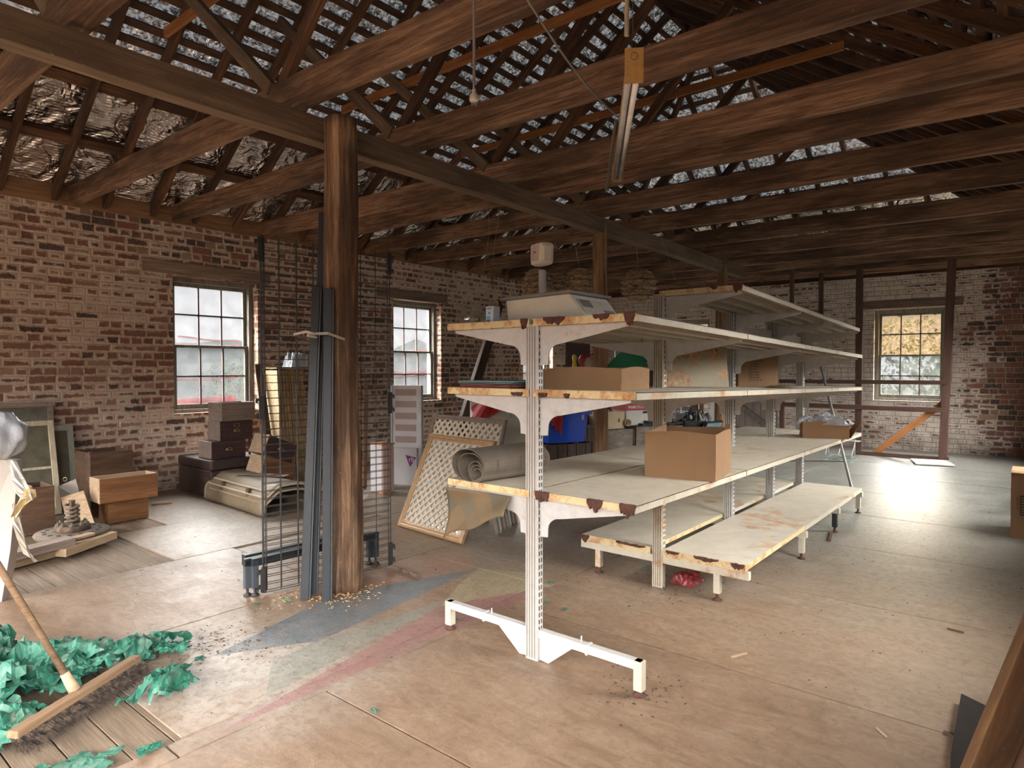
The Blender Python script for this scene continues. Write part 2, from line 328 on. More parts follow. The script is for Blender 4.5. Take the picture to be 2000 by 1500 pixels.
def floor_mat():
    m = mat('worn_plywood'); t = NT(m); co = t.new('ShaderNodeTexCoord').outputs['Object']; sp = t.new('ShaderNodeSeparateXYZ', {0: co}); X, Y = sp.outputs[0], sp.outputs[1]
    oi = t.new('ShaderNodeObjectInfo')
    vg = t.new('ShaderNodeMapping', {0: co}); vg.inputs['Scale'].default_value = (3, 1, 1)
    cath = t.noise(vg.outputs[0], 3.2, 7, .7, 1.6); sm = t.noise(co, 26, 6, .7, .6); med = t.noise(co, 3.4, 6, .7); big = t.noise(co, .5, 3, .5)
    c = t.ramp(cath, [(.3, (.155, .095, .057)), (.5, (.225, .145, .092)), (.7, (.285, .195, .13))])
    k = t.math('MULTIPLY_ADD', oi.outputs['Random'], .16, .92); c = t.mix(1.0, c, t.new('ShaderNodeCombineXYZ', {0: k, 1: k, 2: k}).outputs[0], 'MULTIPLY')
    # cooler grey toward the far right, window sheen put into the colour; pale spots front left
    g = t.ramp(t.math('ADD', t.math('DIVIDE', X, 12.0), t.math('MULTIPLY', big, .35)), [(.42, 0.0), (.78, .92)])
    c = t.mix(g, c, t.ramp(med, [(.3, (.165, .175, .155)), (.7, (.31, .325, .30))]))
    # distance to a pale spot round (1.5, 3.0) and (2.6, 5.6)
    def blob(cx, cy, r):
        a = t.math('SUBTRACT', X, cx); b = t.math('SUBTRACT', Y, cy); d = t.math('SQRT', t.math('ADD', t.math('MULTIPLY', a, a), t.math('MULTIPLY', b, b)))
        return t.math('SUBTRACT', 1.0, t.math('DIVIDE', d, r), clamp=True)
    pale = t.math('MAXIMUM', blob(1.6, 3.0, .9), blob(2.7, 5.5, .8)); pale = t.math('MULTIPLY', pale, t.ramp(med, [(.35, .3), (.6, 1.6)]))
    c = t.mix(t.math('MULTIPLY', pale, .8, clamp=True), c, (.42, .38, .33, 1))
    # painted shapes
    def poly(pts):
        f = None; n = len(pts)
        for i in range(n):
            (x0, y0), (x1, y1) = pts[i], pts[(i+1) % n]; nx, ny = -(y1-y0), (x1-x0)
            d = t.math('ADD', t.math('MULTIPLY', X, nx), t.math('MULTIPLY_ADD', Y, ny, -(nx*x0+ny*y0))); d = t.math('GREATER_THAN', d, 0.0)
            f = d if f is None else t.math('MULTIPLY', f, d)
        return f
    wear = t.ramp(t.noise(co, 5, 6, .75), [(.30, .5), (.55, 1.15)])
    for pts, colr, amt in (
        ([(1.55, 3.20), (2.0, 2.94), (3.45, 3.12), (2.45, 3.47)], (.12, .14, .155, 1), .85),
        ([(1.75, 2.98), (1.5, 2.62), (2.75, 2.80), (3.45, 3.12), (2.0, 2.95)], (.20, .215, .18, 1), .6),
        ([(1.20, 2.50), (3.50, 2.47), (2.75, 2.80)], (.27, .125, .12, 1), .65),
        ([(2.75, 2.80), (3.50, 2.47), (3.62, 2.75), (3.45, 3.12), (3.1, 2.98)], (.32, .265, .165, 1), .75),
        ([(2.60, 3.46), (3.45, 3.12), (3.72, 3.55), (3.2, 3.75)], (.30, .17, .12, 1), .6)):
        c = t.mix(t.math('MULTIPLY', poly(pts), t.math('MULTIPLY', wear, amt)), c, colr)
    # dirt, grit and rubbed patches
    c = t.mix(t.ramp(sm, [(.48, 0.0), (.68, .6)]), c, (.13, .09, .06, 1)); c = t.mix(t.ramp(t.math('MULTIPLY', med, sm), [(.33, 0.0), (.5, .35)]), c, (.55, .48, .40, 1))
    sp2 = t.ramp(t.noise(co, 70, 3, .6), [(.66, 0.0), (.72, .75)]); c = t.mix(sp2, c, (.08, .05, .03, 1))
    ro = t.ramp(t.math('ADD', t.math('MULTIPLY', med, .6), t.math('MULTIPLY', sm, .4)), [(.3, .36), (.5, .48), (.7, .66)])
    ro = t.math('SUBTRACT', ro, t.math('MULTIPLY', g, .14))
    t.finish(c, ro, 0, t.bump(t.math('ADD', t.math('MULTIPLY', cath, .7), t.math('MULTIPLY', sm, .6)), .45, .008), **{'Specular IOR Level': .6}); return m
PLY = floor_mat()

# ---------------------------------------------------------------- the shell
X0, X1, Y0, Y1, ZP = -4.0, 13.26, -.34, 8.0, 3.18     # room faces and plate height
WT = .35
def wall_with_holes(name, axis, face, outer, a0, a1, z0, z1, holes, m, extra=None):
    """holes: (a0, a1, z0, z1) along the wall"""
    b = MB(); cuts = sorted(set([a0, a1]+[h[0] for h in holes]+[h[1] for h in holes]))
    lo, hi = min(face, outer), max(face, outer)
    for s0, s1 in zip(cuts, cuts[1:]):
        hs = [h for h in holes if h[0] <= s0+1e-6 and h[1] >= s1-1e-6]
        segs = [(z0, z1)] if not hs else [(z0, hs[0][2]), (hs[0][3], z1)]
        for q0, q1 in segs:
            if q1-q0 < 1e-4: continue
            if axis == 'x': b.bx(s0, s1, lo, hi, q0, q1)
            else: b.bx(lo, hi, s0, s1, q0, q1)
    if extra: extra(b)
    bm = b.build(name, m); struct(bm); return bm
WX = [(-3.34, -2.28), (.05, 1.12), (3.44, 4.52), (6.84, 7.90), (10.20, 11.22)]
WZ = (.90, 2.56)
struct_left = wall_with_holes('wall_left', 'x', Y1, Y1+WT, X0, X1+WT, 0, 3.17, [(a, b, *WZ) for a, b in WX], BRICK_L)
def gable(b):
    pass
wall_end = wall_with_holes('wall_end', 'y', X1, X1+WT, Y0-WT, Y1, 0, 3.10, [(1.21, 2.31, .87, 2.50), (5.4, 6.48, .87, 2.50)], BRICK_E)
RX = [(-.2, 1.0), (3.3, 4.5), (6.7, 7.9), (8.7, 9.8), (10.5, 11.6)]  # unseen windows, extra ones added toward the far end to brighten the end wall
RD = [(-3.7, -.9)]      # unseen opening added on the near long side to brighten the room
wall_right = wall_with_holes('wall_right', 'x', Y0, Y0-WT, X0, X1, 0, 3.17, [(a, b, .8, 2.6) for a, b in RX]+[(a, b, .02, 2.9) for a, b in RD], BRICK_E)
wall_rear = wall_with_holes('wall_rear', 'y', X0, X0-WT, Y0-WT, Y1+WT, 0, 3.17, [(.6, 3.0, 0.02, 2.9), (4.6, 7.2, .02, 2.9)], BRICK_L)  # unseen rear openings, added to let sky light in from behind
g = MB(); g.prism([(Y0-.35, 3.17), (Y1+.35, 3.17), (3.84, 6.25)], 'x', X0-.2, X0); struct(g.build('wall_gable', W_DOOR))
# floor: old boards below, plywood sheets on top with open seams
fl = MB().bx(X0-WT, X1+WT, Y0-WT, Y1+WT, -.3, -.03).build('floor', W_BOARD); struct(fl)
bd = MB(); y = X0
xs = X0
while xs < X1: bd.bx(xs+.003, xs+.147, Y0, Y1, -.03, -.008); xs += .15
struct(bd.build('floor_boards', W_BOARD, bevel=.002))
SHEETS = []
def sheet(x0, x1, y0, y1, dz=0.0):
    g_ = .0055; o = MB().bx(x0+g_, x1-g_, y0+g_, y1-g_, -.0065, dz).build('floor_sheet', PLY); struct(o); return o
for x in (-4.0, -2.65, -1.3, .35, 1.70, 3.05, 4.40, 5.78, 7.10, 8.45, 9.8, 11.15):
    x1_ = {-4.0: -2.65, -2.65: -1.3, -1.3: .35, .35: 1.7, 1.7: 3.05, 3.05: 4.4, 4.4: 5.78, 5.78: 7.1, 7.1: 8.45, 8.45: 9.8, 9.8: 11.15, 11.15: 13.26}[x]
    sheet(x, x1_, Y0+.02, 2.46 if x < 3 else 2.49, -.0008*random.random())
sheet(-.5, 1.06, 2.46, 2.58); sheet(1.06, 3.46, 2.46, 2.58, -.001); 
sheet(1.12, 3.46, 2.58, 3.72); sheet(3.46, 5.9, 2.49, 3.72, -.001); sheet(5.9, 8.3, 2.49, 3.72); sheet(8.3, 10.7, 2.49, 3.72, -.001); sheet(10.7, X1, 2.49, 3.72)
sheet(.62, 2.6, 3.72, 5.02, .0015); sheet(2.6, 5.0, 3.72, 4.96, -.001); sheet(5.0, 7.4, 3.72, 4.96); sheet(7.4, 9.8, 3.72, 4.96); sheet(9.8, X1, 3.72, 4.96)
sheet(2.15, 4.1, 5.02, 6.22, .0015); sheet(4.1, 6.5, 4.96, 6.2); sheet(6.5, 8.9, 4.96, 6.2); sheet(8.9, X1, 4.96, 6.2)
sheet(2.6, 4.9, 6.22, 7.98); sheet(4.9, 7.3, 6.2, 7.98); sheet(7.3, 9.7, 6.2, 7.98); sheet(9.7, X1, 6.2, 7.98)

# plates and lintels
o = timber('trim_1', (X0, Y1+.06, 3.27), (X1, Y1+.06, 3.27), .16, .20, W_PLATE, seg=40, jit=.008); struct(o)
o = timber('trim_2', (X1+.12, Y0, 3.16), (X1+.12, Y1, 3.16), .18, .12, W_RAFT, seg=30, jit=.006); struct(o)
o = timber('trim_3', (X0, Y0-.1, 3.27), (X1, Y0-.1, 3.27), .16, .20, W_PLATE, seg=30); struct(o)
for i, (a, b) in enumerate(((3.10, 4.70), (6.50, 8.05), (9.9, 11.5))):
    struct(timber('trim_%d' % (4+i), (a, Y1+.05, 2.645), (b, Y1+.05, 2.645), .13, .15, W_LINTEL, jit=.005))
struct(timber('trim_7', (X1+.05, .98, 2.59), (X1+.05, 2.52, 2.59), .13, .14, W_LINTEL, jit=.005))

# ---------------------------------------------------------------- windows
def glass_mat(name, tint, dust, dcol, rough_dust=6, spots=None):
    m = mat(name); t = NT(m); v = t.coord((1, 1, 1), rnd=False); n = t.noise(v, rough_dust, 5, .65)
    tr = t.new('ShaderNodeBsdfTransparent', {'Color': tint}); df = t.new('ShaderNodeBsdfTranslucent', {'Color': dcol}); d2 = t.new('ShaderNodeBsdfDiffuse', {'Color': dcol})
    gl = t.new('ShaderNodeBsdfGlossy', {'Roughness': .08, 'Color': C(.9, .9, .9)})
    a = t.new('ShaderNodeMixShader', {0: .4, 1: df.outputs[0], 2: d2.outputs[0]})
    f = t.ramp(n, [(.3, dust*.5), (.7, min(1, dust*1.5))])
    if spots:
        s = t.ramp(t.noise(v, 34, 4, .75, 1.0), [(.47, 0.0), (.54, spots)]); f = t.math('MAXIMUM', f, s)
    b = t.new('ShaderNodeMixShader', {0: f, 1: tr.outputs[0], 2: a.outputs[0]})
    c = t.new('ShaderNodeMixShader', {0: .05, 1: b.outputs[0], 2: gl.outputs[0]}); t.t.links.new(c.outputs[0], t.out.inputs[0]); return m
GL_SKY = glass_mat('dusty_window_glass', C(.86, .87, .87), .022, C(.75, .74, .74))
GL_DIRTY = glass_mat('grimy_window_glass', C(.75, .68, .55), .03, C(.30, .22, .13), 14, spots=.22)
RED_T = plain('red_tape_plastic', C(.55, .03, .03), .4, var=.3)
MUNT = plain('muntin_paint', C(.10, .06, .055), .6)
def window(name, loc, rotz, w, h, depth, upper, lower, red=0):
    """x across, y outward, z up; loc is the bottom centre of the opening on the inner wall face"""
    r = thing(name, (0, 0, 0), None, None); struct(r)
    f = MB(); fw = .06
    for x in (-1, 1): f.bx(x*(w/2-fw) if x > 0 else -w/2, w/2 if x > 0 else -w/2+fw, depth, depth+.12, 0, h)
    f.bx(-w/2+fw, w/2-fw, depth, depth+.12, h-fw, h); f.bx(-w/2+fw, w/2-fw, depth-.01, depth+.12, 0, .045)
    f.build('window_frame', W_FRAME, r, bevel=.004)
    iw = w-2*fw; ih = h-fw-.045
    for k, (z0, z1, yo, gm) in enumerate(((.045, .045+ih/2+.015, depth+.03, lower), (.045+ih/2-.015, .045+ih, depth+.068, upper))):
        s_ = MB(); t_ = .042
        for x in (-1, 1): s_.bx(min(x*iw/2, x*(iw/2-t_)), max(x*iw/2, x*(iw/2-t_)), yo, yo+.035, z0, z1)
        s_.bx(-iw/2+t_, iw/2-t_, yo, yo+.035, z0, z0+(.06 if k == 0 else .032)); s_.bx(-iw/2+t_, iw/2-t_, yo, yo+.035, z1-(.035 if k == 0 else .045), z1)
        s = s_.build('sash', W_FRAME, r, bevel=.003)
        b = MB(); gx = iw-2*t_
        for j in (1, 2): x = -gx/2+gx*j/3; b.bx(x-.009, x+.009, yo+.004, yo+.03, z0+.03, z1-.03)
        zm = (z0+z1)/2+.008; b.bx(-gx/2, gx/2, yo+.004, yo+.03, zm-.009, zm+.009); b.build('muntins', MUNT, s)
        MB().bx(-gx/2-.005, gx/2+.005, yo+.015, yo+.018, z0+.03, z1-.03).build('glass', gm, s)
    if red:
        # warning tape and torn plastic on the outside of the sashes
        b = MB(); yo = depth+.13
        def strip(xa, za, xb, zb, wd):
            b.grid(lambda u, v: Vector((lerp(xa, xb, u), yo+.004*math.sin(u*9), lerp(za, zb, u)+wd*(v-.5)+.01*math.sin(u*7+red)+(.02*math.sin(u*3.1) if wd > .06 else 0))), 12, 1)
        strip(-iw/2+.03, .045+ih*.5, iw/2-.03, .045+ih*.5+.01, .035); strip(-iw/2+.06, .1, iw/2-.12, .13, .10)
        strip(-iw/2+.1, .60*ih if red == 1 else .3*ih, iw/2-.06, .58*ih if red == 1 else .3*ih, .022 if red == 1 else .05); strip(-iw/2+.05, .25*ih, iw/2-.1, .27*ih, .02)
        b.build('red_tape', RED_T, r, solid=.001, label='red warning tape')
    r.location = loc; r.rotation_euler = (0, 0, rotz); return r
for i, (a, b) in enumerate(WX):
    window('window_%d' % (i+1), ((a+b)/2, Y1, WZ[0]), 0, b-a, WZ[1]-WZ[0], .12, GL_SKY, GL_SKY, red=1 if i in (1, 2) else 2)
window('window_6', (X1, 1.76, .87), -PI/2, 1.10, 1.63, .10, GL_DIRTY, GL_SKY)
window('window_7', (X1, 5.94, .87), -PI/2, 1.08, 1.63, .10, GL_DIRTY, GL_SKY)
for i, (a, b) in enumerate(RX): window('window_%d' % (8+i), ((a+b)/2, Y0, .8), PI, b-a, 1.8, .12, GL_SKY, GL_SKY)
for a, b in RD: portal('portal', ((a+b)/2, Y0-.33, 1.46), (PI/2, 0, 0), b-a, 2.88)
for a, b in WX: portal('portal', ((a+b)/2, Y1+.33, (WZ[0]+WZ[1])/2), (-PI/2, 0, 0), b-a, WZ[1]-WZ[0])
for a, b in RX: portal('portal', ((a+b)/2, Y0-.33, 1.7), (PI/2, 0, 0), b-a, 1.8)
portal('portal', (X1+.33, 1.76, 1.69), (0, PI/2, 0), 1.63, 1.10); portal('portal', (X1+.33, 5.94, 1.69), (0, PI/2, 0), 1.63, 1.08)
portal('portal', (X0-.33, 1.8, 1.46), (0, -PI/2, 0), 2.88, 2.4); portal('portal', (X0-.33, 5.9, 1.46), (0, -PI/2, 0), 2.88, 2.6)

# ---------------------------------------------------------------- roof: foil, battens, rafters, hips
SL = .70; YR = 3.84; XR = 9.1; ZE = 3.2
def zl(y): return ZE+SL*(8-y)
def zr(y): return ZE+SL*(y+.32)
def ze(x): return ZE+SL*(13.26-x)
OFF = .15
def slope(name, tri):
    b = MB(); b.grid(tri, 60, 30); o = b.build(name, FOIL, smooth=True); struct(o); return o
def wob(p): return Vector((0, 0, .022*noise.noise(p*3.1)+.03*noise.noise(p*1.1)))
def L_(u, v):
    y = lerp(8.45, YR, v); x1 = 13.26+.45-(8.45-y); x = lerp(X0-.2, x1, u); p = Vector((x, y, zl(y)+OFF)); return p+wob(p)
def R_(u, v):
    y = lerp(Y0-.45, YR, v); x1 = 13.26+.45-(y-(Y0-.45)); x = lerp(X0-.2, x1, u); p = Vector((x, y, zr(y)+OFF)); return p+wob(p)
def E_(u, v):
    x = lerp(13.71, XR, v); k = (x-XR)/(13.71-XR); y = lerp(YR-k*(YR-(Y0-.45)), YR+k*(8.45-YR), u); p = Vector((x, y, ze(x)+OFF)); return p+wob(p)
CL = slope('ceiling_left', L_); CR = slope('ceiling_right', R_); CE = slope('ceiling_end', E_)
nrmL = Vector((0, SL, 1)).normalized()
def batten(par, p0, p1, up): 
    o = timber('batten', p0, p1, .066, .035, W_BATTEN, parent=par, jit=.003, seg=6, up=up, bev=0); return o
ys = [7.42, 6.86]+[6.42-.138*i for i in range(18)]
for y in ys[:2]: o = timber('purlin', (X0, y, zl(y)+.105), (13.2-(8-y), y, zl(y)+.105), .11, .07, W_RAFT, parent=CL, jit=.006, seg=20, up=Vector((0, SL, 1)))
for y in ys[2:]:
    z = zl(y)+.118; x1 = 13.26-(8-y); batten(CL, (X0, y, z), (x1-.03, y, z), Vector((0, SL, 1)))
for i in range(29):
    y = YR-.06-.138*i; z = zr(y)+.118; x1 = 13.26-(y+.32); batten(CR, (X0, y, z), (x1-.03, y, z), Vector((0, -SL, 1)))
for i in range(20):
    x = XR+.12+.175*i if i < 16 else 99
    if i >= 16: x = 12.0+.4*(i-16)
    if x > 13.3: continue
    if i in (5, 6, 10) : continue
    k = (x-XR); z = ze(x)+.118; batten(CE, (x, YR-k, z), (x, YR+k, z), Vector((SL, 0, 1)))
def raf(name, p0, p1, label, group, w=.055, h=.10, m=None, up=Vector((0, 0, 1))):
    o = timber(name, p0, p1, w, h, m or W_RAFT, jit=.006, seg=8, up=up); return tag(o, label, 'roof timber', group)
x = X0+.28
x = 2.26-.485*12
while x < 13.1:
    jx = random.uniform(-.02, .02)
    yt = YR if x < XR else YR+(x-XR)
    raf('rafter', (x+jx, 8.2, zl(8.2)+.05), (x+jx, yt, zl(yt)+.05), 'dark rafter running up the roof above the windowed brick wall', 'rafters on the left slope')
    yb = Y0-.2; yt2 = YR if x < XR else YR-(x-XR)
    raf('rafter', (x+jx, yb, zr(yb)+.05), (x+jx, yt2, zr(yt2)+.05), 'dark rafter on the shadowy slope opposite the windowed brick wall', 'rafters on the right slope')
    x += .485
y = YR-.49*8
while y < 7.9:
    xt = XR+abs(y-YR)
    if abs(y-YR) < 4.1: raf('rafter', (13.4, y, ze(13.4)+.05), (xt, y, ze(xt)+.05), 'dark rafter on the end slope above the whitewashed wall', 'rafters on the end slope')
    y += .49
raf('ridge_board', (X0, YR, 6.11+.05), (XR, YR, 6.11+.05), 'long ridge board along the top of the roof', None, .035, .16)
raf('hip_rafter', (13.35, 8.09, 3.2), (XR, YR, 6.13), 'diagonal hip rafter rising from the far corner of the windowed wall', None, .05, .14)
raf('hip_rafter', (13.35, -.41, 3.2), (XR, YR, 6.13), 'diagonal hip rafter rising from the far corner on the right', None, .05, .14)

# joists resting on the long beam
JX = [(1.17, .105, 'big pale joist, the nearest one, crossing the top corner'),
      (2.43, .08, 'second joist from the camera, thick, ending left of the round post'), (3.48, .08, 'third joist, thick, crossing the beam right of the round post'),
      (4.62, .07, 'fourth joist, one of a close pair above the fluorescent light'), (5.22, .07, 'fifth joist, farther one of the close pair above the fluorescent light'),
      (6.28, .07, 'sixth joist, passing just beyond the fluorescent light'), (7.38, .07, 'seventh joist, passing over the display scale'),
      (8.62, .07, 'eighth joist, over the middle of the white shelving'), (9.75, .07, 'ninth joist, near the thin third post'),
      (10.75, .06, 'tenth joist, three before the whitewashed wall'), (11.6, .06, 'eleventh joist, near the stud frame'), (12.3, .06, 'twelfth joist, just above the stud frame'), (12.95, .05, 'last joist, close against the whitewashed wall')]
for x, w, lab in JX:
    o = timber('ceiling_joist', (x, 8.02, 3.285), (x, -.33, 3.205), w, .205, W_JOIST, seg=26, jit=.009, wave=.012)
    tag(o, lab, 'joist', 'ceiling joists')
# long beam under the joists, in front of it the posts
bm_ = timber('long_beam', (X0, 3.685, 3.02), (10.35, 3.70, 2.975), .11, .165, W_BEAM, seg=50, jit=.007, wave=.01); tag(bm_, 'long grey-brown beam carrying the joists, notched over round posts', 'beam')
def log(name, base, top, r, label, seed, m=W_POST, r1=None):
    base = Vector(base); top = Vector(top); n = 40; sg = 46; vs = []; r1 = r1 or r
    for k in range(sg+1):
        t_ = k/sg; c = base.lerp(top, t_)+Vector((.018*noise.noise(Vector((t_*3, seed, 0))), .012*noise.noise(Vector((t_*3, seed, 9))), 0))
        for i in range(n):
            a = 2*PI*i/n; rr = lerp(r, r1, t_)*(1+.10*noise.noise(Vector((math.cos(a)*1.6, math.sin(a)*1.6, t_*2.2+seed)))+.05*noise.noise(Vector((math.cos(a)*6, math.sin(a)*6, t_*2.5+seed))))
            if i == 27 or i == 12: rr *= .93
            vs.append(c+Vector((math.cos(a)*rr, math.sin(a)*rr, 0)))
    b = MB().add(vs, [(k*n+i, k*n+(i+1) % n, (k+1)*n+(i+1) % n, (k+1)*n+i) for k in range(sg) for i in range(n)]+[tuple(range(n-1, -1, -1)), tuple(range(sg*n, (sg+1)*n))])
    o = b.build(name, m, smooth=True); return tag(o, label, 'post')
log('round_post', (2.565, 3.51, -.005), (2.548, 3.492, 3.035), .116, 'thick round log post with steel uprights strapped to it', 1.3, r1=.105)
W_POST2 = wood('pale_post_timber', (.14, .07, .03), (.36, .2, .10), (.56, .36, .2), grain=(.8, 16, 16), patch=.5, axis=2, bump=.8, con=.8)
log('round_post', (6.12, 3.71, -.005), (6.08, 3.71, 3.02), .083, 'knotty slimmer log post behind the display scale', 5.1, W_POST2, r1=.078)
log('round_post', (9.55, 3.70, -.005), (9.50, 3.68, 3.02), .085, 'thin far post under the cut end of the long beam', 8.6, W_POST2, r1=.08)

# struts standing on the joists, and collar ties
st = 0
for x, w, lab in JX[:9]:
    for s_, (dy, dz) in enumerate(((1.62, 1.38), (-1.66, 1.62))):
        if x == 5.22 and s_ == 0: continue
        m_ = W_BEAM if s_ == 0 else W_RAFT
        o = timber('roof_strut', (x+(.03 if s_ else -.03), 4.04, 3.33), (x+(.03 if s_ else -.03), 4.04+dy, 3.38+dz), .05, .095, m_, jit=.006)
        tag(o, ('pale brace rising from the %s toward the window side' if s_ == 0 else 'dark brace rising from the %s toward the ridge') % lab.split(',')[0], 'roof brace')
for x, lab in ((2.62, 'nearest orange collar tie'), (4.6, 'orange collar tie above the round post'), (6.6, 'orange collar tie ending among the far rafters'), (8.5, 'last orange collar tie, near the roof end')):
    zc = 4.42+(.06 if x == 2.62 else 0); yl_ = 8-(zc-ZE)/SL
    o = timber('collar_tie', (x, yl_, zc), (x, YR*2-yl_, zc), .035, .085, W_ORANGE, jit=.003); tag(o, lab, 'collar tie', 'collar ties')

# ---------------------------------------------------------------- outside
GRASS = plain('pasture_grass', C(.010, .0105, .009), .9, var=.4, scale=.2, bump=0, **{'Specular IOR Level': 0.0})
HILL = plain('hazy_hill', C(.0052, .006, .0062), 1.0, var=.25, scale=.02, bump=0, **{'Specular IOR Level': 0.0})
LEAF = plain('outdoor_leaves', C(.007, .010, .006), .8, var=.6, scale=3, bump=0, **{'Specular IOR Level': 0.0})
LEAF2 = plain('olive_leaves', C(.010, .010, .006), .8, var=.6, scale=3, bump=0, **{'Specular IOR Level': 0.0})
b = MB(); b.bx(-300, 400, -300, 500, -3.6, -3.5); o = b.build('ground_outside', GRASS); struct(o)
b = MB()
for k in range(60):
    pass
def ridge(name, p, q, h, n, lab):
    p = Vector(p); q = Vector(q); b = MB(); vs = []
    for i in range(n+1):
        c = p.lerp(q, i/n); hh = h*(.6+.5*noise.noise(Vector((i*.35, h, 1)))+.25*noise.noise(Vector((i*1.3, h, 4))))
        d = (q-p).normalized().cross(Vector((0, 0, 1)))
        vs += [c-d*30+Vector((0, 0, -4)), c+Vector((0, 0, hh)), c+d*30+Vector((0, 0, -4))]
    b.add(vs, [(i*3+j, i*3+j+1, (i+1)*3+j+1, (i+1)*3+j) for i in range(n) for j in (0, 1)]); struct(b.build(name, HILL, smooth=True))
ridge('hills_outside', (-60, 190, 0), (460, 190, 0), 15, 60, '')
ridge('hills_outside', (-30, 120, 0), (300, 125, 0), 3.5, 50, '')
def tree(loc, s, m, lab, trunk=True, n=2600, sq=1.0):
    r = thing('tree', loc, lab, 'tree'); loc = Vector(loc); b = MB(); rnd = random.Random(int(loc.x*10))
    if trunk: MB().tube(loc, loc+Vector((0, 0, s*1.2)), s*.06, 8, s*.035).build('trunk', W_RAFT, r)
    for k in range(n):
        d = Vector((rnd.gauss(0, 1), rnd.gauss(0, 1), rnd.gauss(0, 1))).normalized(); rr = s*(.55+.45*rnd.random())*(1+.3*noise.noise(d*2))
        c = loc+Vector((0, 0, s*1.35))+Vector((d.x*rr, d.y*rr, d.z*rr*sq)); q = s*.032
        a = Vector((rnd.uniform(-1, 1), rnd.uniform(-1, 1), rnd.uniform(-1, 1)))*q; e_ = a.orthogonal().normalized()*q*.8
        b.add([c-a, c+e_, c+a, c-e_], [(0, 1, 2, 3)])
    b.build('foliage', m, r); return r
tree((17.0, 2.7, -3.5), 2.6, LEAF, 'green tree filling the panes of the whitewashed wall window')
tree((20.5, -1.6, -3.5), 3.0, LEAF2, 'olive tree beyond the window in the whitewashed wall')
tree((18.4, 8.6, -3.5), 2.6, LEAF, 'tree beyond the far half-hidden end window')
tree((17, 31, -3.5), 2.6, LEAF, 'grey-green tree seen low through the window above the drawers', n=1800)
tree((24, 40, -3.5), 3.0, LEAF, 'distant tree seen through the window beside the mesh', n=1800)
tree((26, 24, -3.5), 2.4, LEAF, 'bush seen through the bottom panes of the middle window', n=1800)

# ================================================================ the white shelving
def shelf_paint(name, base=(.60, .56, .48), rust=.5, scale=3.0, rough=.5):
    m = mat(name); t = NT(m); v = t.coord((1, 1, 1), rnd=True); n = t.noise(v, scale, 7, .68); n2 = t.noise(v, scale*7, 5, .7); n3 = t.noise(v, 1.3, 3, .5)
    c = t.ramp(n2, [(.3, tuple(x*.82 for x in base)), (.6, base)])
    c = t.mix(t.ramp(n3, [(.4, 0.0), (.7, .35)]), c, (.42, .35, .26, 1))
    f = t.ramp(n, [(.64-rust*.16, 0.0), (.70-rust*.16, .55), (.78-rust*.12, .9)])
    c = t.mix(f, c, t.ramp(n2, [(.3, (.10, .035, .02)), (.5, (.42, .17, .045)), (.7, (.58, .35, .15))]))
    t.finish(c, rough, 0, t.bump(t.math('ADD', n, n2), .25, .004)); return m
P_WHITE = shelf_paint('white_enamel', (.50, .485, .47), .05)
P_CREAM = shelf_paint('cream_shelf_enamel', (.53, .48, .38), .5)
P_TOP = shelf_paint('dusty_shelf_enamel', (.60, .535, .43), .24, 1.6)
P_RUST = shelf_paint('rusting_enamel', (.66, .52, .28), .95, 9.0, .7)
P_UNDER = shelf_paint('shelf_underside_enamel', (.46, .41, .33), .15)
P_DECK = shelf_paint('stained_deck_enamel', (.57, .52, .43), .42, 1.1)
SLOT = plain('slot_shadow', C(.03, .028, .025), .9)
BROWN_RUST = plain('flaked_rust', C(.085, .035, .025), .95, var=.5, scale=30, bump=.9)
GX = [2.55, 3.92, 5.18, 6.22, 7.18]; GY = 1.93
gond = thing('shelving_unit', (4.8, GY, 0), 'long rusty white double-sided metal shelving in the middle of the floor', 'shelving')
def shz(k, x):                         # shelf levels sag gently toward the far end
    return {1: lerp(1.69, 1.585, (x-2.5)/4.6), 2: lerp(1.345, 1.265, (x-2.5)/4.6), 3: lerp(.845, .805, (x-2.5)/4.6), 0: lerp(1.95, 1.87, (x-3.9)/2.5)}[k]
